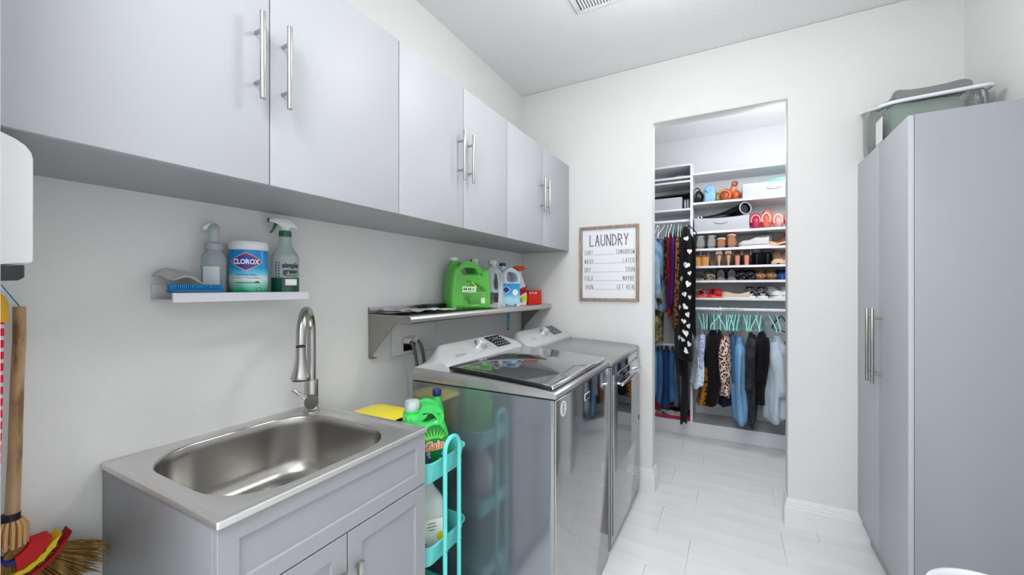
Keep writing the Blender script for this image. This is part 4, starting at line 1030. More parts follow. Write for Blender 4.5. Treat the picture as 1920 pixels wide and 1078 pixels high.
def garment(name, label, cat, x, zt, zb, wx, wy, mat, yaw=0, y=4.06, flare=1.0, seed=0, sleeve=0, neck=.35, folds=7, group=None, slmat=None, amp=.12, legs=False):
    """cloth body hanging from its hanger; thin along local x, wide along local y"""
    t = thing(name, label, cat, (x, y, zb), yaw, group)
    rnd = random.Random(seed * 7 + 3); ph = [rnd.uniform(0, 6.28) for _ in range(5)]
    Hh = zt - zb; n = 44; rows = 20
    def rad(th, tt):
        s = smoothstep(tt / .16)
        b = wy * (neck + (1 - neck) * s) * (1 + (flare - 1) * tt); a = wx * (.35 + .65 * s) * (1 + (flare - 1) * tt)
        f = 1 + amp * min(1, tt * 2.5) * (sin(folds * th + ph[0] + 1.2 * tt) + .5 * sin((folds * 2 - 3) * th + ph[1] - 2 * tt))
        return a * f, b * (1 + (f - 1) * .5)
    def pt(th, tt):
        a, b = rad(th, tt)
        sag = .018 * sin(3 * th + ph[2]) * tt
        return Vector((a * cos(th) + wx * .35 * sin(4 * tt + ph[3]) * tt, b * sin(th), Hh * (1 - tt) + sag * (tt > .5)))
    m = MB()
    rings = [[pt(2 * pi * k / n, r / rows) for k in range(n)] for r in range(rows + 1)]
    if legs:
        m2 = MB()
        for sgn in (-1, 1):
            rg = []
            for r in range(rows + 1):
                tt = r / rows; rg.append([Vector((p.x, p.y * .62 + sgn * wy * .42 * (.7 + .3 * tt), p.z)) for p in rings[r]])
            m2.loft(rg).build('trouser_leg', mat, t, ang=180) if sgn < 0 else MB().loft(rg).build('trouser_leg', mat, t, ang=180)
    else:
        m.loft(rings); m.build('body', mat, t, ang=180)
    if sleeve:
        for sgn in (-1, 1):
            P, R_ = [], []
            for k in range(9):
                q = k / 8
                P.append((wx * .25 * sin(3 * q + ph[4]), sgn * (wy * (.82 + .20 * min(1, q * 3)) ), Hh - .035 - sleeve * q))
                R_.append(.018 + wx * .42 * min(1, .5 + q * 2) * (1 - .35 * q))
            MB().tube(P, R_, 14).build('sleeve', slmat or mat, t, ang=180)
    return t, pt
def spots(name, base, spot, scale, dark=None, thr=.42, mapping=None):
    m = cloth(name, base)
    st = [(0, spot), (thr, spot), (thr + .03, base), (1, base)] if not dark else [(0, dark), (thr * .55, dark), (thr * .6, spot), (thr, spot), (thr + .03, base)]
    return ramp_color(m, 'ShaderNodeTexVoronoi', st, scale=scale, out='Distance', mapping=mapping, Randomness=1.0)
def mottled(name, stops, scale, mapping=None):
    return ramp_color(cloth(name, stops[0][1]), 'ShaderNodeTexNoise', stops, scale=scale, mapping=mapping, Detail=3)
denim_l = mottled('light_denim', [(.35, (.36, .56, .74)), (.65, (.52, .71, .86))], 9, (1, 1, .3))
denim_p = mottled('pale_denim', [(.35, (.66, .73, .79)), (.65, (.80, .86, .90))], 9, (1, 1, .4))
denim_m = mottled('mid_denim', [(.35, (.14, .30, .50)), (.65, (.24, .44, .66))], 12, (1, 1, .3))
denim_d = mottled('dark_denim', [(.35, (.07, .16, .30)), (.65, (.12, .25, .42))], 12, (1, 1, .3))
denim_j = mottled('jacket_denim', [(.3, (.38, .52, .66)), (.7, (.62, .74, .84))], 10)
black_c = cloth('black_cloth', (.045, .045, .06)); navy_c = cloth('navy_cloth', (.06, .09, .18)); char_c = mottled('charcoal_leather', [(.4, (.13, .13, .16)), (.7, (.25, .25, .28))], 14)
purple_c = cloth('purple_cloth', (.32, .07, .45)); lav_c = cloth('lavender_cloth', (.62, .64, .84)); red_c = cloth('red_cloth', (.75, .08, .12))
camo_c = mottled('camouflage', [(.38, (.16, .17, .11)), (.45, (.40, .40, .24)), (.56, (.62, .56, .40)), (.68, (.30, .26, .16))], 16)
for e in camo_c.node_tree.nodes:
    if e.type == 'VALTORGB': e.color_ramp.interpolation = 'CONSTANT'
leo_bw = spots('leopard_pink', (.90, .78, .72), (.10, .07, .08), 62, thr=.46)
leo_br = spots('leopard_brown', (.62, .42, .25), (.12, .07, .05), 36, thr=.42)
leo_am = spots('leopard_amber', (.70, .45, .14), (.08, .05, .04), 38, thr=.42)
dots_bw = spots('black_white_pattern', (.08, .08, .09), (.80, .80, .80), 30, thr=.30)
dots_rd = spots('black_pink_pattern', (.10, .06, .09), (.70, .42, .48), 34, thr=.30)
seq_c = spots('silver_lilac_sequins', (.60, .62, .78), (.88, .88, .94), 60, thr=.35)
flor_c = spots('pale_floral', (.80, .86, .90), (.50, .58, .80), 34, thr=.24)
GU, GL, GR = 'clothes on the upper rod of the closet', 'jeans on the low rod of the closet', 'clothes on the right rod of the closet'
# upper rod, left to right
UL = [
 ('shirt', 'lavender top at the left end of the upper closet rod', 'shirt', .80, 1.86, 1.45, .028, .17, lav_c, 0, 1, .0),
 ('camouflage_jacket', 'camouflage jacket hanging low below the denim jacket', 'jacket', .815, 1.70, .86, .050, .23, camo_c, .1, 1.05, .45),
 ('denim_jacket', 'light blue denim jacket at the left of the closet doorway', 'jacket', .862, 1.80, 1.15, .045, .25, denim_j, -.12, 1.1, .5),
 ('patterned_shirt', 'black and pink patterned shirt beside the denim jacket', 'shirt', .895, 1.87, 1.42, .020, .19, dots_rd, .05, 1, .0),
 ('red_blouse', 'dark red blouse between the patterned shirt and the purple dress', 'shirt', .925, 1.87, 1.10, .016, .18, red_c, .0, 1, .0),
 ('purple_dress', 'purple dress on the upper closet rod', 'dress', .952, 1.86, 1.20, .024, .21, purple_c, .05, 1.1, .0),
 ('animal_print_dress', 'long brown animal print dress beside the purple dress', 'dress', .990, 1.88, 1.0, .030, .22, leo_br, .08, 1.05, .0),
 ('spotted_dress', 'black and white spotted dress behind the animal print dress', 'dress', 1.012, 1.86, .90, .018, .20, dots_bw, .08, 1.1, .0),
]
for i, (nm, lb, ct_, x, zt, zb, wx, wy, mt, yw, fl_, sl) in enumerate(UL):
    garment(nm, lb, ct_, x, zt, zb, wx * 1.15, wy, mt, yw, y=4.06, flare=fl_, seed=i, sleeve=sl, group=GU)
    hanger(x, 1.993, yw, (aqm, whm, whm, aqm, whm, aqm, whm, aqm)[i], 'hanger holding the ' + ('lavender top', 'camouflage jacket', 'denim jacket', 'black and pink shirt', 'dark red blouse', 'purple dress', 'brown animal print dress', 'black and white spotted dress')[i], 'hangers on the upper rod')
bd_, bpt = garment('black_dress', 'plain black dress behind the heart print dress', 'dress', 1.068, 1.88, .95, .035, .20, black_c, .42, y=3.97, flare=1.15, seed=21, group=GU)
ht_, pt = garment('heart_print_dress', 'black dress with white heart print, front of the upper rod', 'dress', 1.065, 1.90, .74, .062, .19, black_c, .18, y=3.95, flare=1.12, seed=31, group=GU, amp=.06, folds=5)
hanger(1.06, 1.993, .2, whm, 'white hanger holding the heart print dress', 'hangers on the upper rod')
hanger(1.078, 1.993, .42, bkm, 'black hanger holding the plain black dress', 'hangers on the upper rod')
def heart(th0, t0, s, rot, par, ptf, Hh):
    m = MB(); vs = []
    c_ = ptf(th0, t0)
    for k in range(22):
        a = 2 * pi * k / 22
        hx_ = 16 * sin(a) ** 3 / 16; hz_ = (13 * cos(a) - 5 * cos(2 * a) - 2 * cos(3 * a) - cos(4 * a)) / 16
        X_, Z_ = s * (hx_ * cos(rot) - hz_ * sin(rot)), s * (hx_ * sin(rot) + hz_ * cos(rot))
        # arc length to angle on the garment surface
        d = (ptf(th0 + .05, t0) - ptf(th0 - .05, t0)).length / .1
        th, tt = th0 + X_ / d, min(.985, t0 - Z_ / Hh)
        p = ptf(th, tt); ax = Vector((0, 0, p.z)); o_ = (p - ax).normalized() * .004
        vs.append(m.b.verts.new(p + o_))
    cc = ptf(th0, t0); o_ = Vector((cc.x, cc.y, 0)).normalized() * .0045
    c = m.b.verts.new(cc + o_)
    for k in range(22): m.face([c, vs[k], vs[(k + 1) % 22]])
    return m.build('heart_print', wht, par)
for k, (th, tt, s, ro) in enumerate(((-1.75, .10, .020, .2), (-1.35, .20, .021, 0), (-1.70, .30, .024, -.3), (-1.30, .36, .018, .3), (-1.45, .44, .026, -.4), (-1.85, .52, .021, .4), (-1.15, .53, .018, .1), (-1.7, .61, .022, -.5), (-1.35, .66, .022, .6), (-1.80, .72, .020, .1), (-1.2, .74, .020, .5), (-1.55, .80, .026, .2), (-1.9, .86, .018, -.3), (-1.15, .87, .022, -.6), (-1.55, .93, .022, 1.3), (-.75, .30, .022, 0), (-.7, .5, .022, .4), (-.75, .7, .022, -.3), (-2.3, .4, .022, .2), (-2.35, .62, .022, -.3), (-2.3, .85, .022, .1), (-.35, .4, .022, .3), (-.3, .62, .022, -.2))):
    heart(th, tt, s * 1.22, ro, ht_, pt, 1.16)
# low rod, left
LL = [
 ('jeans', 'pale blue jeans at the left end of the low rod', .80, .79, .27, .022, .10, denim_l, 0), ('jeans', 'mid blue jeans second from the left on the low rod', .84, .79, .20, .026, .115, denim_m, .05),
 ('jeans', 'dark blue jeans in the middle of the low rod', .888, .80, .145, .030, .12, denim_d, .08), ('jeans', 'faded blue jeans beside the darker pair on the low rod', .938, .79, .22, .024, .12, denim_m, .08),
 ('jeans', 'grey-blue jeans on the low rod next to the black shorts', .975, .79, .18, .020, .12, mottled('grey_denim', [(.35, (.22, .30, .38)), (.65, (.35, .44, .52))], 12, (1, 1, .3)), .08)]
for i, (nm, lb, x, zt, zb, wx, wy, mt, yw) in enumerate(LL):
    garment(nm, lb, 'jeans', x, zt, zb + .10, wx * 1.3, wy * 1.1, mt, yw, y=4.07, seed=40 + i, group=GL, legs=True, neck=.85, amp=.07, flare=1.1)
garment('black_shorts', 'black shorts on the low rod under the heart print dress', 'shorts', 1.02, .80, .60, .045, .15, black_c, .1, y=4.0, seed=50, group=GL, neck=.8)
garment('leggings', 'charcoal leggings hanging below the black shorts', 'leggings', 1.055, .79, .155, .026, .085, cloth('charcoal_cloth', (.11, .11, .14)), .1, y=3.97, seed=51, group=GL, legs=True, neck=.8)
# right rod
RL = [
 ('camisole', 'pale floral camisole at the left end of the right rod', 'top', 1.155, .92, .50, .034, .19, flor_c, .15, 1.3, .0),
 ('sequin_top', 'silver lilac sequin top beside the floral camisole', 'top', 1.20, .98, .56, .024, .19, seq_c, .0, 1, .28),
 ('animal_print_skirt', 'amber leopard skirt low behind the black tops', 'skirt', 1.235, .70, .33, .040, .15, leo_am, .0, 1.2, .0),
 ('black_blouse', 'long black blouse beside the leopard blouse on the right rod', 'shirt', 1.285, .985, .37, .046, .20, black_c, -.05, 1.25, .0),
 ('plain_black_shirt', 'black top just left of the leopard blouse', 'top', 1.335, .985, .40, .022, .19, cloth('soft_black', (.07, .06, .08)), .0, 1.0, .0),
 ('leopard_blouse', 'pink and black leopard blouse on the right rod', 'shirt', 1.39, .96, .44, .036, .20, leo_bw, -.05, 1.15, .36),
 ('dark_shorts', 'dark blue shorts showing under the leopard blouse', 'shorts', 1.412, .75, .35, .045, .15, navy_c, .0, 1.1, .0),
 ('teal_top', 'teal blue top between leopard blouse and light denim skirt', 'top', 1.44, .97, .55, .018, .19, cloth('teal_cloth', (.18, .42, .58)), .0, 1.0, .0),
 ('denim_dress', 'light blue denim dress in the middle of the right rod', 'dress', 1.49, .93, .24, .042, .19, denim_l, .0, 1.25, .0),
 ('leather_jacket', 'charcoal leather jacket beside the light denim dress', 'jacket', 1.575, .97, .22, .030, .20, char_c, -.05, 1.05, .42),
 ('black_jacket', 'black jacket between the leather jacket and pale denim jacket', 'jacket', 1.655, .985, .40, .040, .19, black_c, .0, 1.1, .35),
 ('pale_denim_jacket', 'pale grey-blue denim jacket at the right edge of the doorway', 'jacket', 1.765, .95, .30, .052, .21, denim_p, -.05, 1.3, .42),
 ('navy_top', 'navy blue top at the far right of the right rod', 'top', 1.86, .98, .20, .034, .19, navy_c, .0, 1.0, .0),
]
for i, (nm, lb, ct_, x, zt, zb, wx, wy, mt, yw, fl_, sl) in enumerate(RL):
    garment(nm, lb, ct_, x, zt, zb, wx * 1.35, wy, mt, yw, y=4.05, flare=fl_, seed=60 + i, sleeve=sl, group=GR)
    hanger(x, 1.173, yw + random.uniform(-.15, .15), aqm, 'aqua hanger holding the ' + nm.replace('_', ' '), 'hangers on the right rod')
for x, yw, mt, lb in ((1.31, .35, aqm, 'spare aqua hanger between black blouse and black top'), (1.345, -.4, aqm, 'tilted aqua hanger above the dark top'), (1.415, .15, aqm, 'aqua hanger right behind the leopard blouse'), (1.462, -.1, aqm, 'aqua hanger left of the light denim dress'), (1.52, .12, aqm, 'aqua hanger right of the light denim dress'), (1.55, -.05, aqm, 'aqua hanger left of the leather jacket'), (1.61, .1, aqm, 'aqua hanger right of the leather jacket'), (1.63, -.3, aqm, 'slanted aqua hanger left of the black jacket'), (1.71, .2, aqm, 'aqua hanger right of the black jacket'), (1.24, .1, bkm, 'black hanger left of the black blouse'), (1.80, .25, bkm, 'black hanger right of the pale denim jacket')):
    hanger(x, 1.173, yw, mt, lb, 'hangers on the right rod')

# pile of clothes on the platform
def fold_pile(name, label, x0, x1, y0, y1, z, h, mat, seed):
    rnd = random.Random(seed); ph = [rnd.uniform(0, 6) for _ in range(4)]
    cx_, cy_ = (x0 + x1) / 2, (y0 + y1) / 2; m = MB(); rr = []
    for k in range(9):
        q = k / 8; s = (1 - abs(2 * q - 1) ** 3) ** .4 if 0 < q < 1 else .86
        rr.append([(x * (1 + .03 * sin(ph[0] + 9 * y)), y + .01 * sin(ph[1] + 20 * x), z + h * q + .006 * sin(ph[2] + 22 * x + 15 * y) * q) for x, y in rrect(0, 0, (x1 - x0) / 2 * (.9 + .1 * s), (y1 - y0) / 2 * (.9 + .1 * s), .03, 5)])
    rr = [[(cx_ + a, cy_ + b, c) for a, b, c in r] for r in rr]
    m.loft(rr); return tag(m.build(name, mat, ang=180), label, 'clothes', 'folded clothes piled on the closet platform')
fold_pile('folded_shirt', 'pink folded shirt at the bottom of the clothes pile', .76, 1.10, 4.085, 4.33, .1225, .030, cloth('pink_cloth', (.80, .25, .36)), 1)
fold_pile('folded_shirt', 'grey and white folded shirt second from the bottom of the pile', .72, 1.06, 4.085, 4.32, .1525, .040, dots_bw if False else mottled('grey_white_cloth', [(.4, (.25, .25, .27)), (.55, (.80, .79, .80))], 22), 2)
fold_pile('folded_shirt', 'black folded shirt near the top of the pile', .86, 1.06, 4.10, 4.32, .1925, .035, black_c, 3)
fold_pile('folded_shirt', 'red folded shirt on top of the pile at the left', .74, .95, 4.10, 4.31, .1925, .055, red_c, 4)

# ------------------------------------------------------------------ shoes
def shoe(name, label, x, z, kind, mats, flip=False, yaw=0, group=None, y=4.20, h=.0, L=.235, W=.082, roll=0):
    """heel at local -y and toe at +y; flip turns the toe to the room"""
    t = thing(name, label, 'shoe', (x, y, z + .0005), yaw + (pi if flip else 0), group)
    t.scale = (1.1, 1.0, 1.1)
    up, so, tr = (list(mats) + [mats[-1]] * 3)[:3]
    n = 14
    def wid(s): return W / 2 * (.62 + .38 * sin(pi * min(1, s * 1.05)) if s < .5 else .80 + .20 * sin(pi * (s - .25) / .9)) * (1 if s < .86 else sqrt(max(.05, 1 - ((s - .86) / .145) ** 2)))
    if kind in ('pump', 'wedge', 'strappy'):
        hh = h or .085
        zb = lambda s: hh * (1 - smoothstep(s / .68)) + .004
    else:
        zb = lambda s: (h or .018) * (1 - .25 * s)
    def body(top, s0, s1, nm, mat, th0=0, base=None):
        rg = []
        for i in range(n + 1):
            s = s0 + (s1 - s0) * i / n; yv = -L / 2 + L * s; w_ = max(.004, wid(s)); b = (base or zb)(s); tp = top(s)
            rr = [(-w_ * .96, yv, b), (w_ * .96, yv, b)]
            for k in range(1, 10):
                a = pi * k / 10; rr.append((w_ * cos(a) * (1.0 if k in (1, 9) else 1.02), yv, b + (tp - b) * sin(a) ** .7))
            rg.append(rr)
        return MB().loft(rg).build(nm, mat, t, ang=50)
    # sole
    if kind in ('pump', 'strappy'):
        body(lambda s: zb(s) + .006, 0, 1, 'sole', so)
        MB().tube([(0, -L / 2 + .022, zb(.08) + .002), (0, -L / 2 + .016, .02), (0, -L / 2 + .016, 0)], [.019, .0075, .0065] if kind == 'pump' else [.02, .016, .016], 12).build('heel', tr, t)
    elif kind == 'wedge':
        body(lambda s: zb(s) + .012, 0, 1, 'footbed', so)
        MB().tube([(0, -L / 2 + .040, hh), (0, -L / 2 + .034, .03), (0, -L / 2 + .034, 0)], [.036, .033, .031], 16).build('heel', tr, t)
    else:
        hs = (h or .018)
        body(lambda s: hs + .001, 0, 1, 'sole', so, base=lambda s: 0.0)
    if kind == 'pump':
        body(lambda s: zb(s) + (.052 - .10 * s if s < .28 else .020 if s < .6 else .020 + .022 * sin(pi * (s - .6) / .5)), 0, 1, 'upper', up)
    elif kind in ('sneaker', 'boot', 'slipper'):
        tall = {'sneaker': .062, 'boot': .085, 'slipper': .058}[kind]
        hs = (h or .018)
        body(lambda s: hs + (tall if s < .38 else tall - (tall - .040) * smoothstep((s - .38) / .3)) * (1 if s < .8 else 1 - .45 * smoothstep((s - .8) / .2)), 0.01, .99, 'upper', up, base=lambda s: hs)
        m = MB(); P = [(.024 * cos(a), -L / 2 + .052 + .036 * sin(a), hs + tall - .002) for a in lsp(0, 2 * pi, 17)]
        m.tube(P, .011 if kind != 'sneaker' else .006, 8, cap=False); m.build('collar', tr, t)
        MB().lathe([(.022, hs + tall - .004), (.018, hs + tall - .001)], (0, -L / 2 + .052, 0), n=16, sy=1.5).build('opening', black_m, t)
        if kind == 'sneaker':
            for k in range(4):
                yy_ = -L / 2 + .105 + k * .018; MB().tube([(-.017, yy_, hs + tall - .012 - k * .006), (0, yy_ + .002, hs + tall - .006 - k * .006), (.017, yy_, hs + tall - .012 - k * .006)], .0028, 6).build('lace', wht, t)
    elif kind in ('slide', 'strappy', 'wedge', 'flat'):
        if kind == 'flat':
            body(lambda s: .012 + (.040 - .05 * s if s < .25 else .026 if s < .62 else .026 + .014 * sin(pi * (s - .6) / .5)), 0, 1, 'upper', up, base=lambda s: .008)
            MB().lathe([(.020, .030), (.024, .0415)], (0, -.03, 0), n=18, sy=2.0).build('opening', tr, t)
        else:
            for (s0_, s1_, hgt) in (((.58, .80, .048),) if kind == 'slide' else ((.72, .82, .03), (.06, .12, .06))):
                m = MB(); rr = []
                for k in range(13):
                    a = pi * k / 12; rr.append([(wid((s0_ + s1_) / 2) * q * cos(a), -L / 2 + L * s_, zb((s0_ + s1_) / 2) + .004 + hgt * sin(a) ** .7 * (q if q < 1 else 1)) for q, s_ in ((1.02, s0_), (1.02, s1_), (.95, s1_), (.95, s0_))])
                m.loft(rr).build('strap', up, t, ang=40)
    if roll:
        t.rotation_mode = 'XYZ'; t.rotation_euler = (roll, 0, t.rotation_euler[2])
    return t
sh = lambda nm, c, r=.5, **k: M(nm, c, r, **k)
grey_f = M('grey_faux_fur', (.66, .65, .65), .95, bump=(90, 1, .01)); greyb = sh('grey_suede', (.58, .58, .59), .9); tan = sh('tan_suede', (.68, .45, .30), .85); cream_f = M('cream_fur', (.86, .80, .75), .95, bump=(90, 1, .01)); greysole = sh('grey_sole', (.45, .45, .45), .7)
nude = sh('nude_leather', (.80, .66, .56), .4); cork = sh('cork_tan', (.80, .55, .28), .6); rose = sh('rose_leather', (.80, .55, .48), .45); brn = sh('brown_leather', (.38, .20, .14), .45); blkp = sh('black_patent', (.05, .055, .07), .12); blkl = sh('black_matte_leather', (.07, .075, .09), .4)
gold = sh('pale_gold', (.78, .68, .52), .35, metal=.3); snake = spots('snakeskin', (.62, .56, .50), (.22, .20, .18), 70, thr=.4); leo_s = spots('leopard_shoe', (.66, .52, .36), (.14, .09, .06), 80, thr=.42)
bluep = sh('blue_patent', (.08, .27, .50), .2); redr = sh('red_rubber', (.80, .07, .15), .4); redl = sh('light_red_rubber', (.86, .24, .28), .4); pinkw = sh('pink_white_fabric', (.88, .76, .78), .8); wsh = sh('white_shoe_leather', (.90, .90, .90), .4); zeb = spots('black_white_knit', (.10, .10, .11), (.82, .82, .82), 70, thr=.36); beige = sh('beige_canvas', (.82, .77, .68), .7)
G3, G4, G5, G6 = ('shoes on the shelf below the black boots bin', 'heels on the second shoe shelf', 'shoes on the third shoe shelf', 'shoes on the lowest shoe shelf')
z3, z4, z5, z6 = (SH[k] + .010 for k in ('s3', 's4', 's5', 's6'))
shoe('boot', 'grey fluffy-cuffed ankle boot, leftmost on its shelf', 1.178, z3, 'boot', (greyb, greysole, grey_f), group=G3)
shoe('boot', 'grey fluffy-cuffed ankle boot next to the tan slippers', 1.268, z3, 'boot', (greyb, greysole, grey_f), group=G3)
shoe('slipper', 'tan slipper with cream fur, left one of the pair', 1.348, z3, 'slipper', (tan, greysole, cream_f), group=G3)
shoe('slipper', 'tan slipper with cream fur, right one of the pair', 1.430, z3, 'boot', (tan, greysole, cream_f), group=G3)
shoe('sneaker', 'light grey sneaker lying sideways in front on its shelf', 1.60, z3, 'sneaker', (sh('light_grey_knit', (.78, .78, .79), .8), wsh, greysole), yaw=radians(82), group=G3, y=4.14)
shoe('sneaker', 'light grey sneaker at the back of the same shelf', 1.63, z3, 'boot', (sh('silver_grey_knit', (.68, .69, .70), .8), wsh, greyb), yaw=radians(85), group=G3, y=4.28)
shoe('pump', 'tan leather pump lying in front at the right of the top shoe shelf', 1.80, z3, 'pump', (nude, sh('tan_sole', (.74, .52, .38), .5), nude), yaw=radians(75), group=G3, y=4.14, h=.03)
shoe('pump', 'brown leather pump at the back right of the top shoe shelf', 1.82, z3, 'boot', (sh('caramel_leather', (.72, .48, .32), .5), nude, tan), yaw=radians(100), group=G3, y=4.29)
for i, x in enumerate((1.150, 1.212)): shoe('wedge_sandal', ('cork block-heel sandal with nude strap, leftmost on the heels shelf', 'cork block-heel sandal with nude strap, second from the left')[i], x, z4, 'wedge', (nude, brn, cork), group=G4, h=.075, y=4.20)
for i, x in enumerate((1.330, 1.405)): shoe('stiletto_pump', ('nude stiletto pump beside the cork sandals', 'nude stiletto pump beside the rose strappy sandals')[i], x, z4, 'pump', (nude, nude, nude), group=G4, h=.085, y=4.22, W=.078)
for i, x in enumerate((1.475, 1.545)): shoe('strappy_sandal', ('rose strappy heeled sandal next to the nude pumps', 'rose strappy heeled sandal next to the black pumps')[i], x, z4, 'strappy', (rose, brn, rose), group=G4, h=.075)
for i, x in enumerate((1.622, 1.700)): shoe('black_pump', ('glossy black pump, left one of the pair', 'glossy black pump, right one of the pair')[i], x, z4, 'pump', (blkp, blkp, blkp), group=G4, h=.085, W=.085)
for i, x in enumerate((1.778, 1.862)): shoe('peep_toe_pump', ('pale nude shoe right of the glossy black pumps', 'pale nude shoe cut off by the doorway edge')[i], x, z4, 'flat' if False else 'pump', (sh('pale_nude%d' % i, (.84, .72, .60), .5), brn, nude), flip=True, group=G4, h=.07, W=.095)
for i, x in enumerate((1.165, 1.245)): shoe('snakeskin_sandal', ('snakeskin sandal, leftmost on the third shoe shelf', 'snakeskin sandal beside the black loafers')[i], x, z5, 'slipper' if i else 'slide', (snake, snake, snake), flip=True, yaw=.2 * i, group=G5)
for i, x in enumerate((1.345, 1.430)): shoe('black_loafer', ('black chunky loafer, left one of the pair', 'black chunky loafer, right one of the pair')[i], x, z5, 'slipper', (blkl, greysole, blkl), group=G5, W=.09, h=.026)
for i, x in enumerate((1.505, 1.575)): shoe('jewelled_shoe', ('black jewelled shoe next to the loafers', 'black jewelled shoe next to the leopard pair')[i], x, z5, 'slipper', (spots('black_gem%d' % i, (.06, .06, .08), (.75, .78, .82), 50, thr=.26), blkl, blkp), flip=True, group=G5, W=.075)
for i, x in enumerate((1.650, 1.730)): shoe('leopard_shoe', ('leopard print shoe, left one of the pair', 'leopard print shoe, right one of the pair')[i], x, z5, 'slipper', (leo_s, brn, leo_s), flip=True, group=G5, W=.08)
for i, x in enumerate((1.810, 1.885)): shoe('blue_shoe', ('shiny blue shoe at the right of the third shelf', 'shiny blue shoe cut off by the doorway edge')[i], x, z5, 'slipper', (bluep, bluep, bluep), flip=True, group=G5, W=.08)
shoe('slipper', 'pink and white slipper, leftmost on the lowest shoe shelf', 1.165, z6, 'slide', (pinkw, redl, pinkw), flip=True, group=G6, yaw=.1)
shoe('slide_sandal', 'red rubber slide behind its mate on the lowest shoe shelf', 1.245, z6 + .002, 'slide', (redr, redl, redr), flip=True, yaw=-.5, group=G6, y=4.22, h=.026, W=.1)
shoe('slide_sandal', 'red rubber slide in front on the lowest shoe shelf', 1.335, z6, 'slide', (redr, redl, redr), flip=True, yaw=-.9, group=G6, y=4.17, h=.026, W=.1)
shoe('canvas_flat', 'beige canvas flat right of the red slides', 1.46, z6, 'flat', (beige, wsh, sh('flat_lining', (.45, .40, .34), .8)), yaw=radians(75), group=G6, y=4.13)
for i, x in enumerate((1.575, 1.665)): shoe('knit_sneaker', ('black and white knit sneaker next to the beige flat', 'black and white knit sneaker next to the white shoes')[i], x, z6, 'sneaker', (zeb, wsh, blkl), flip=True, group=G6, W=.085, h=.024)
for i, x in enumerate((1.755, 1.845)): shoe('white_sneaker', ('white sneaker beside the black and white pair', 'white sneaker at the right end of the lowest shelf')[i], x, z6, 'sneaker', (wsh, wsh, wsh), flip=True, group=G6, yaw=(.35 if i == 0 else 0), W=.09, h=.022)

# ------------------------------------------------------------------ bins and bags
def fabric_bin(name, label, x0, x1, y0, y1, z, h, mat, dip=.0, handle=True):
    t = thing(name, label, 'storage bin', ((x0 + x1) / 2, (y0 + y1) / 2, z))
    a, b = (x1 - x0) / 2, (y1 - y0) / 2
    def rg(k, zz, dp): return [(x, y, zz - dp * (1 - (x / a) ** 2)) for x, y in [(q[0], q[1]) for q in sum([[(lerp, -b + k) for lerp in lsp(-a + k, a - k, 8)], [(a - k, l2) for l2 in lsp(-b + k, b - k, 5)][1:], [(l3, b - k) for l3 in lsp(a - k, -a + k, 8)][1:], [(-a + k, l4) for l4 in lsp(b - k, -b + k, 5)][1:-1]], [])]]
    MB().loft([rg(.004, 0, 0), rg(0, .01, 0), rg(0, h, dip), rg(.005, h, dip), rg(.008, .012, 0)]).build('bin_body', mat, t, ang=50)
    if handle:
        P = [(x, -b - .005, h * .62 - .012 * (1 - (x / .05) ** 2)) for x in lsp(-.05, .05, 9)]
        MB().tube(P, .006, 8).build('strap_handle', M('strap_beige', (.74, .72, .68), .8), t)
    return t
fab = cloth('light_grey_fabric', (.74, .75, .77))
z1, z2 = SH['s1'] + .010, SH['s2'] + .010
fabric_bin('fabric_bin', 'light grey fabric bin holding the aqua throw on the top shelf', 1.515, 1.97, 4.085, 4.38, z1, .125, fab)
fabric_bin('fabric_bin', 'light grey fabric bin full of black boots', 1.128, 1.565, 4.078, 4.38, z2, .125, fab, dip=.012)
fabric_bin('fabric_bin', 'light grey fabric bin in the left closet section under a tray', .66, 1.02, 4.10, 4.38, 2.0945, .115, fab, handle=False)
tag(MB().box(.60, 1.085, 4.09, 4.39, 2.222, 2.236).build('lid_board', M('dark_lid', (.10, .10, .12), .5), bevel=.002), 'dark flat lid tilted over the bin in the left section', 'lid')
bpy.data.objects['lid_board'].rotation_euler = (0, radians(-3.0), 0)
for k, x in enumerate((1.045, 1.068)):
    m = MB(); P = [(x, 4.16 + .03 * cos(a), 2.145 + .045 * sin(a)) for a in lsp(0, 2 * pi, 21)]
    tag(m.tube(P, .007, 8, cap=False).build('strap_loop', M('white_strap%d' % k, (.86, .86, .88), .6)), ('white strap loop beside the left-section bin, nearer the bin', 'white strap loop beside the left-section bin, nearer the upright')[k], 'strap', 'white strap loops')
# throw in the bin
def puff(cx_, cy_, cz_, a, b, c, seed, amp=.15, n=20, m_=14, tilt=0):
    rnd = random.Random(seed); ph = [rnd.uniform(0, 6) for _ in range(4)]; m = MB(); rg = []
    for i in range(1, m_):
        v_ = pi * i / m_; rr = []
        for k in range(n):
            u_ = 2 * pi * k / n
            f = 1 + amp * (sin(3 * u_ + ph[0] + 2 * v_) * .6 + sin(5 * u_ + ph[1] - 3 * v_) * .4)
            x, y, z = a * sin(v_) * cos(u_) * f, b * sin(v_) * sin(u_) * f, c * cos(v_) * (1 + amp * .5 * sin(4 * u_ + ph[2]))
            rr.append((cx_ + x * cos(tilt) - z * sin(tilt), cy_ + y, cz_ + z * cos(tilt) + x * sin(tilt)))
        rg.append(rr)
    return m.loft(rg)
aq = thing('folded_throw', 'pale aqua folded throw piled in the top shelf bin', 'blanket', (1.74, 4.23, 2.21))
puff(1.75, 4.23, 2.262, .205, .12, .052, 5, .10, tilt=.16).build('throw', cloth('aqua_fleece', (.66, .86, .84)), aq, world=True, ang=180)
puff(1.74, 4.17, 2.262, .11, .07, .03, 8, .18, tilt=.1).build('bright_fold', cloth('bright_aqua_fleece', (.36, .80, .84)), aq, world=True, ang=180)
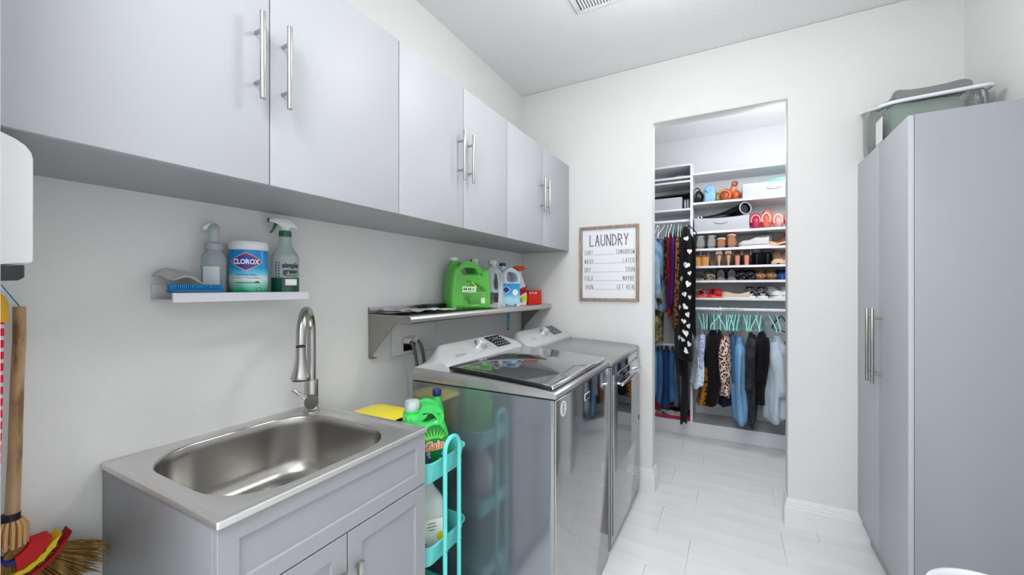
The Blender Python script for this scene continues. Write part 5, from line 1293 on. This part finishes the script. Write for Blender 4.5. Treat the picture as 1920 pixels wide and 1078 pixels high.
# boots lying in the bin
bo = thing('tall_boot', 'tall black leather boot lying on the grey bin with its shaft open to the right', 'boot', (1.40, 4.2, 1.98))
MB().tube([(1.22, 4.22, 2.000), (1.30, 4.23, 2.008), (1.37, 4.225, 2.020), (1.43, 4.205, 2.036), (1.48, 4.17, 2.048), (1.515, 4.13, 2.054), (1.535, 4.10, 2.055)], [.030, .034, .038, .043, .048, .050, .051], 20, cap=False).build('shaft', blkp, bo, world=True)
nb = Vector((.52, -.84, .08)).normalized(); e1 = Vector((0, 0, 1)).cross(nb).normalized(); e2 = nb.cross(e1); c_ = Vector((1.536, 4.098, 2.055))
MB().tube([c_ + e1 * (.051 * cos(a)) + e2 * (.051 * sin(a)) for a in lsp(0, 2 * pi, 25)], .0048, 8, cap=False).build('cuff_trim', sh('silver_trim', (.70, .71, .74), .4), bo, world=True)
ci = c_ - nb * .03
MB().loft([[ci - nb * h_ + e1 * (r_ * cos(a)) + e2 * (r_ * sin(a)) for a in lsp(0, 2 * pi, 21)[:-1]] for r_, h_ in ((.044, 0), (.03, .004))]).build('shaft_lining', sh('boot_lining', (.16, .16, .18), .7), bo, world=True)
MB().tube([(1.22, 4.22, 2.0), (1.18, 4.19, 1.998), (1.145, 4.15, 1.992)], [.030, .028, .018], 14).build('foot', blkp, bo, world=True)
b2 = thing('black_boot', 'second black boot with white fur trim at the left of the grey bin', 'boot', (1.2, 4.13, 1.97))
puff(1.30, 4.125, 1.992, .13, .045, .028, 12, .14, tilt=.05).build('upper', blkl, b2, world=True, ang=180)
for k in range(5): MB().sphere((1.145 + k * .014, 4.10, 2.000 + .003 * (k % 2)), .009).build('fur_tuft', wht if k % 2 else blkl, b2, world=True)
# bags on the top shelf
bb = thing('black_handbag', 'black handbag at the left end of the top shelf', 'handbag', (1.16, 4.2, z1))
puff(1.162, 4.18, z1 + .062, .038, .09, .066, 20, .15).build('body', blkl, bb, world=True, ang=180)
MB().tube([(1.15 + .026 * cos(a), 4.12, z1 + .105 + .035 * sin(a)) for a in lsp(0, pi, 12)], .005, 8).build('handle', blkp, bb, world=True)
lbg = thing('blue_tote', 'light blue tote bag beside the black handbag', 'handbag', (1.24, 4.2, z1))
rr = []
for q, (a, b) in enumerate(((.036, .10), (.044, .11), (.046, .11), (.047, .10), (.040, .08), (.022, .05))):
    rr.append([(1.252 + x + .004 * sin(9 * y * 8 + q), 4.19 + y, z1 + (.0, .01, .06, .105, .14, .165)[q] + .004 * sin(60 * x)) for x, y in rrect(0, 0, a, b, a * .5, 5)])
skyb = cloth('sky_blue_fabric', (.56, .74, .88))
MB().loft(rr).build('body', skyb, lbg, world=True, ang=70)
MB().tube([(1.225, 4.085, z1 + .11), (1.245, 4.078, z1 + .085), (1.275, 4.085, z1 + .115)], .007, 8).build('fold_strap', skyb, lbg, world=True)
ob = thing('mustard_pouch', 'mustard patterned pouch between the blue tote and tan bags', 'handbag', (1.32, 4.22, z1))
puff(1.322, 4.22, z1 + .05, .036, .07, .052, 33, .1).build('body', spots('mustard_print', (.68, .60, .34), (.20, .16, .08), 60, thr=.35), ob, world=True, ang=180)
brb = sh('cognac_leather', (.74, .36, .17), .4)
b1 = thing('cognac_bag', 'round cognac leather bag beside the mustard pouch', 'handbag', (1.39, 4.19, z1))
puff(1.385, 4.17, z1 + .058, .050, .06, .058, 41, .07).build('body', brb, b1, world=True, ang=180)
MB().tube([(1.372 + .046 * cos(a), 4.10, z1 + .046 + .045 * sin(a)) for a in lsp(-.6, 2.6, 14)], .007, 8).build('strap', sh('cognac_strap', (.84, .50, .28), .4), b1, world=True)
b1 = thing('orange_bag', 'taller orange-tan slouchy bag standing beside the cognac bag', 'handbag', (1.45, 4.2, z1))
puff(1.462, 4.20, z1 + .052, .044, .07, .052, 47, .12).build('body', sh('orange_tan_leather', (.76, .38, .20), .4), b1, world=True, ang=180)
puff(1.445, 4.17, z1 + .115, .026, .035, .055, 49, .12, tilt=-.35).build('gathered_top', sh('peach_leather', (.84, .52, .38), .4), b1, world=True, ang=180)
MB().tube([(1.455 + .022 * cos(a), 4.13, z1 + .150 + .018 * sin(a)) for a in lsp(0, 2 * pi, 14)], .005, 8, cap=False).build('ring', sh('brown_ring', (.45, .22, .14), .4), b1, world=True)
# pink and coral bags on the second shelf
pk = thing('pink_bag', 'raspberry pink bag beside the bin of black boots', 'handbag', (1.62, 4.19, z2))
puff(1.618, 4.17, z2 + .072, .050, .075, .072, 60, .10).build('body', sh('raspberry_leather', (.78, .22, .36), .4), pk, world=True, ang=180)
MB().tube([(1.612 + .034 * cos(a), 4.085, z2 + .065 + .05 * sin(a)) for a in lsp(-.3, 3.4, 14)], .008, 8).build('handle', sh('pink_handle', (.90, .50, .56), .4), pk, world=True)
for k, (nm, lb, x, c, hh_) in enumerate((('coral_bag', 'coral bag leaning next to the raspberry pink bag', 1.70, (.90, .46, .40), .084), ('blush_bag', 'pale blush bag between the coral bag and the doorway edge', 1.785, (.92, .70, .66), .066), ('orange_red_bag', 'orange-red bag on the far right of the second shelf', 1.87, (.88, .34, .26), .080))):
    b_ = thing(nm, lb, 'handbag', (x, 4.2, z2))
    puff(x, 4.18, z2 + hh_, .044, .075, hh_, 70 + k, .13).build('body', sh(nm + '_leather', c, .45), b_, world=True, ang=180)
    MB().tube([(x - .01 + .03 * cos(a), 4.09, z2 + hh_ * .9 + .05 * sin(a)) for a in lsp(-.5, 3.6, 14)], .007, 8, cap=True).build('handle', sh(nm + '_handle', (.95, .74, .68), .45), b_, world=True)
tag(puff(1.0, 4.13, 2.405, .045, .02, .011, 90, .3).build('small_trinkets', spots('trinket_print', (.75, .73, .72), (.35, .33, .32), 80, thr=.3), ang=180), 'small pale bundle on the top of the left closet section', 'bundle')
